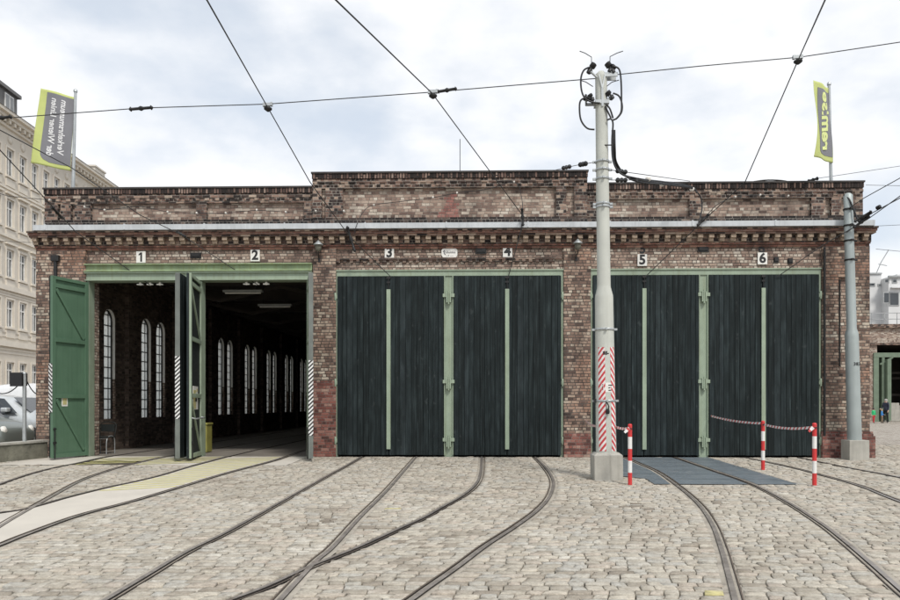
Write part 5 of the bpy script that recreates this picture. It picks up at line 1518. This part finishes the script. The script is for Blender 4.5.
# ------------------------------------------------------------------ people at the far gate
def person(loc, H, rz, cols, lab, armL, armR, seed=0, hair=(.04, .03, .025), walk=.06):
    """one skinned body; clothing colours by height"""
    s = H/1.75
    J = {'pelvis': (0, 0, .95), 'spine': (0, .01, 1.15), 'chest': (0, 0, 1.36), 'neck': (0, 0, 1.50), 'head': (0, -.02, 1.60), 'top': (0, -.01, 1.70),
         'hl': (-.10, 0, .92), 'hr': (.10, 0, .92), 'kl': (-.11, -.03-walk, .50), 'kr': (.11, .0+walk*.4, .50), 'al': (-.115, -.02-walk, .09), 'ar': (.115, .03+walk, .09), 'tl': (-.125, -.19-walk, .03), 'tr': (.125, -.12+walk, .03),
         'sl': (-.19, 0, 1.42), 'sr': (.19, 0, 1.42)}
    J['el'], J['wl'], J['hdl'] = armL; J['er'], J['wr'], J['hdr'] = armR
    E = [('pelvis', 'spine'), ('spine', 'chest'), ('chest', 'neck'), ('neck', 'head'), ('head', 'top'), ('pelvis', 'hl'), ('pelvis', 'hr'), ('hl', 'kl'), ('hr', 'kr'), ('kl', 'al'), ('kr', 'ar'), ('al', 'tl'), ('ar', 'tr'),
         ('chest', 'sl'), ('chest', 'sr'), ('sl', 'el'), ('sr', 'er'), ('el', 'wl'), ('er', 'wr'), ('wl', 'hdl'), ('wr', 'hdr')]
    Rr = dict(pelvis=.145, spine=.135, chest=.15, neck=.055, head=.095, top=.075, hl=.10, hr=.10, kl=.065, kr=.065, al=.045, ar=.045, tl=.04, tr=.04, sl=.075, sr=.075, el=.048, er=.048, wl=.032, wr=.032, hdl=.038, hdr=.038)
    for sd_ in 'lr':
        hd_ = Vector(J['hd'+sd_]); dr = (hd_-Vector(J['w'+sd_])).normalized()
        for i in range(5):
            nm = 'f%s%d' % (sd_, i); o_ = Vector((0, -.035+.022*i, 0)) if i < 4 else Vector((0, -.05, .03))
            ln = (.075, .085, .08, .06, .05)[i]
            J[nm] = tuple(hd_+o_*.6+dr*.03); J[nm+'t'] = tuple(hd_+o_+dr*ln); Rr[nm] = .010; Rr[nm+'t'] = .008
            E += [('hd'+sd_, nm), (nm, nm+'t')]
    names = list(J); me = bpy.data.meshes.new('person'); me.from_pydata([tuple(Vector(J[n_])*s) for n_ in names], [(names.index(a), names.index(c)) for a, c in E], [])
    ob = bpy.data.objects.new('person', me); COL.objects.link(ob)
    sk = ob.modifiers.new('skin', 'SKIN'); sk.use_smooth_shade = True
    for i, n_ in enumerate(names):
        d_ = me.skin_vertices[0].data[i]; d_.radius = (Rr[n_]*s, Rr[n_]*s); d_.use_root = (n_ == 'pelvis')
    sb = ob.modifiers.new('sub', 'SUBSURF'); sb.levels = sb.render_levels = 2
    dg = bpy.context.evaluated_depsgraph_get(); dg.update()
    nm = bpy.data.meshes.new_from_object(ob.evaluated_get(dg)); bpy.data.objects.remove(ob); bpy.data.meshes.remove(me)
    nm.materials.clear(); skin, topc, legc, shoe = cols
    for m_ in (skin, topc, legc, shoe): nm.materials.append(m_)
    for p_ in nm.polygons:
        c_ = p_.center/s; i = 1
        if c_.z > 1.475 and abs(c_.x) < .13: i = 0
        elif c_.z < .10: i = 3
        elif c_.z < .93 and abs(c_.x) < .22 and not any((c_-Vector(J[q]).lerp(Vector(J[r_]), .5)).length < .12 for q, r_ in (('el', 'wl'), ('er', 'wr'))): i = 2
        for sd_ in 'lr':
            if (c_-Vector(J['hd'+sd_])).length < .1: i = 0
        p_.material_index = i; p_.use_smooth = True
    o2 = bpy.data.objects.new('person', nm); COL.objects.link(o2); o2.location = loc; o2.rotation_euler = (0, 0, rz); tag(o2, lab, 'person', 'people at the far depot gate')
    b = MB(); b.lathe([(.02, 1.735), (.075, 1.72), (.105, 1.66), (.108, 1.60), (.095, 1.55)], (0, .015, 0), 14)
    b.v = [(x*s, y_*s*1.05, z*s) for x, y_, z in b.v if True]
    hm = plain('hair_%d' % seed, hair, .8); b.build('hair', hm, o2)
    b = MB()
    for sx in (-.035, .035): b.lathe([(.012, 0), (.012, .01)], (sx*s, -.108*s, 1.615*s), 8, axis='y')
    b.box(-.025*s, .025*s, -.112*s, -.10*s, 1.545*s, 1.553*s); b.mesh([(-.015*s, -.10*s, 1.57*s), (.015*s, -.10*s, 1.57*s), (0, -.10*s, 1.61*s), (0, -.135*s, 1.575*s)], [(0, 1, 3), (1, 2, 3), (2, 0, 3)])
    b.build('face', plain('face_%d' % seed, (.30, .18, .14), .7), o2)
    return o2
skin = plain('skin', (.50, .33, .25), .6)
navy = plain('navy_cloth', (.03, .035, .06), .85); blackc = plain('black_cloth', (.012, .012, .014), .85); shoe = plain('dark_shoe', (.05, .045, .04), .7)
blue = plain('blue_cloth', (.05, .25, .60), .8); tan = plain('tan_cloth', (.25, .19, .13), .85); greenc = plain('green_cloth', (.03, .42, .16), .8); redc = plain('red_cloth', (.5, .03, .04), .8)
down = lambda sx: ((sx*.25, .0, 1.16), (sx*.26, -.06, .92), (sx*.26, -.09, .83))
fwd = lambda sx: ((sx*.24, -.02, 1.15), (sx*.2, -.24, 1.02), (sx*.18, -.32, 1.0))
FY = 54.0
person(Vector((P(885.8, 420, FY).x, FY, 0)), 1.80, R(-70), (skin, navy, blackc, shoe), 'adult in navy top and black trousers at the far gate', fwd(-1), down(1), 1, (.35, .33, .31))
person(Vector((P(881.8, 420, FY-.5).x, FY-.5, 0)), 1.05, R(60), (skin, blue, tan, shoe), 'small child in a bright blue top beside the adult', down(-1), fwd(1), 2, (.35, .25, .15))
person(Vector((P(873.6, 420, FY-1).x, FY-1, 0)), 1.12, R(20), (skin, greenc, redc, shoe), 'child in green top and red trousers by the brick corner', down(-1), down(1), 3, (.03, .02, .02))
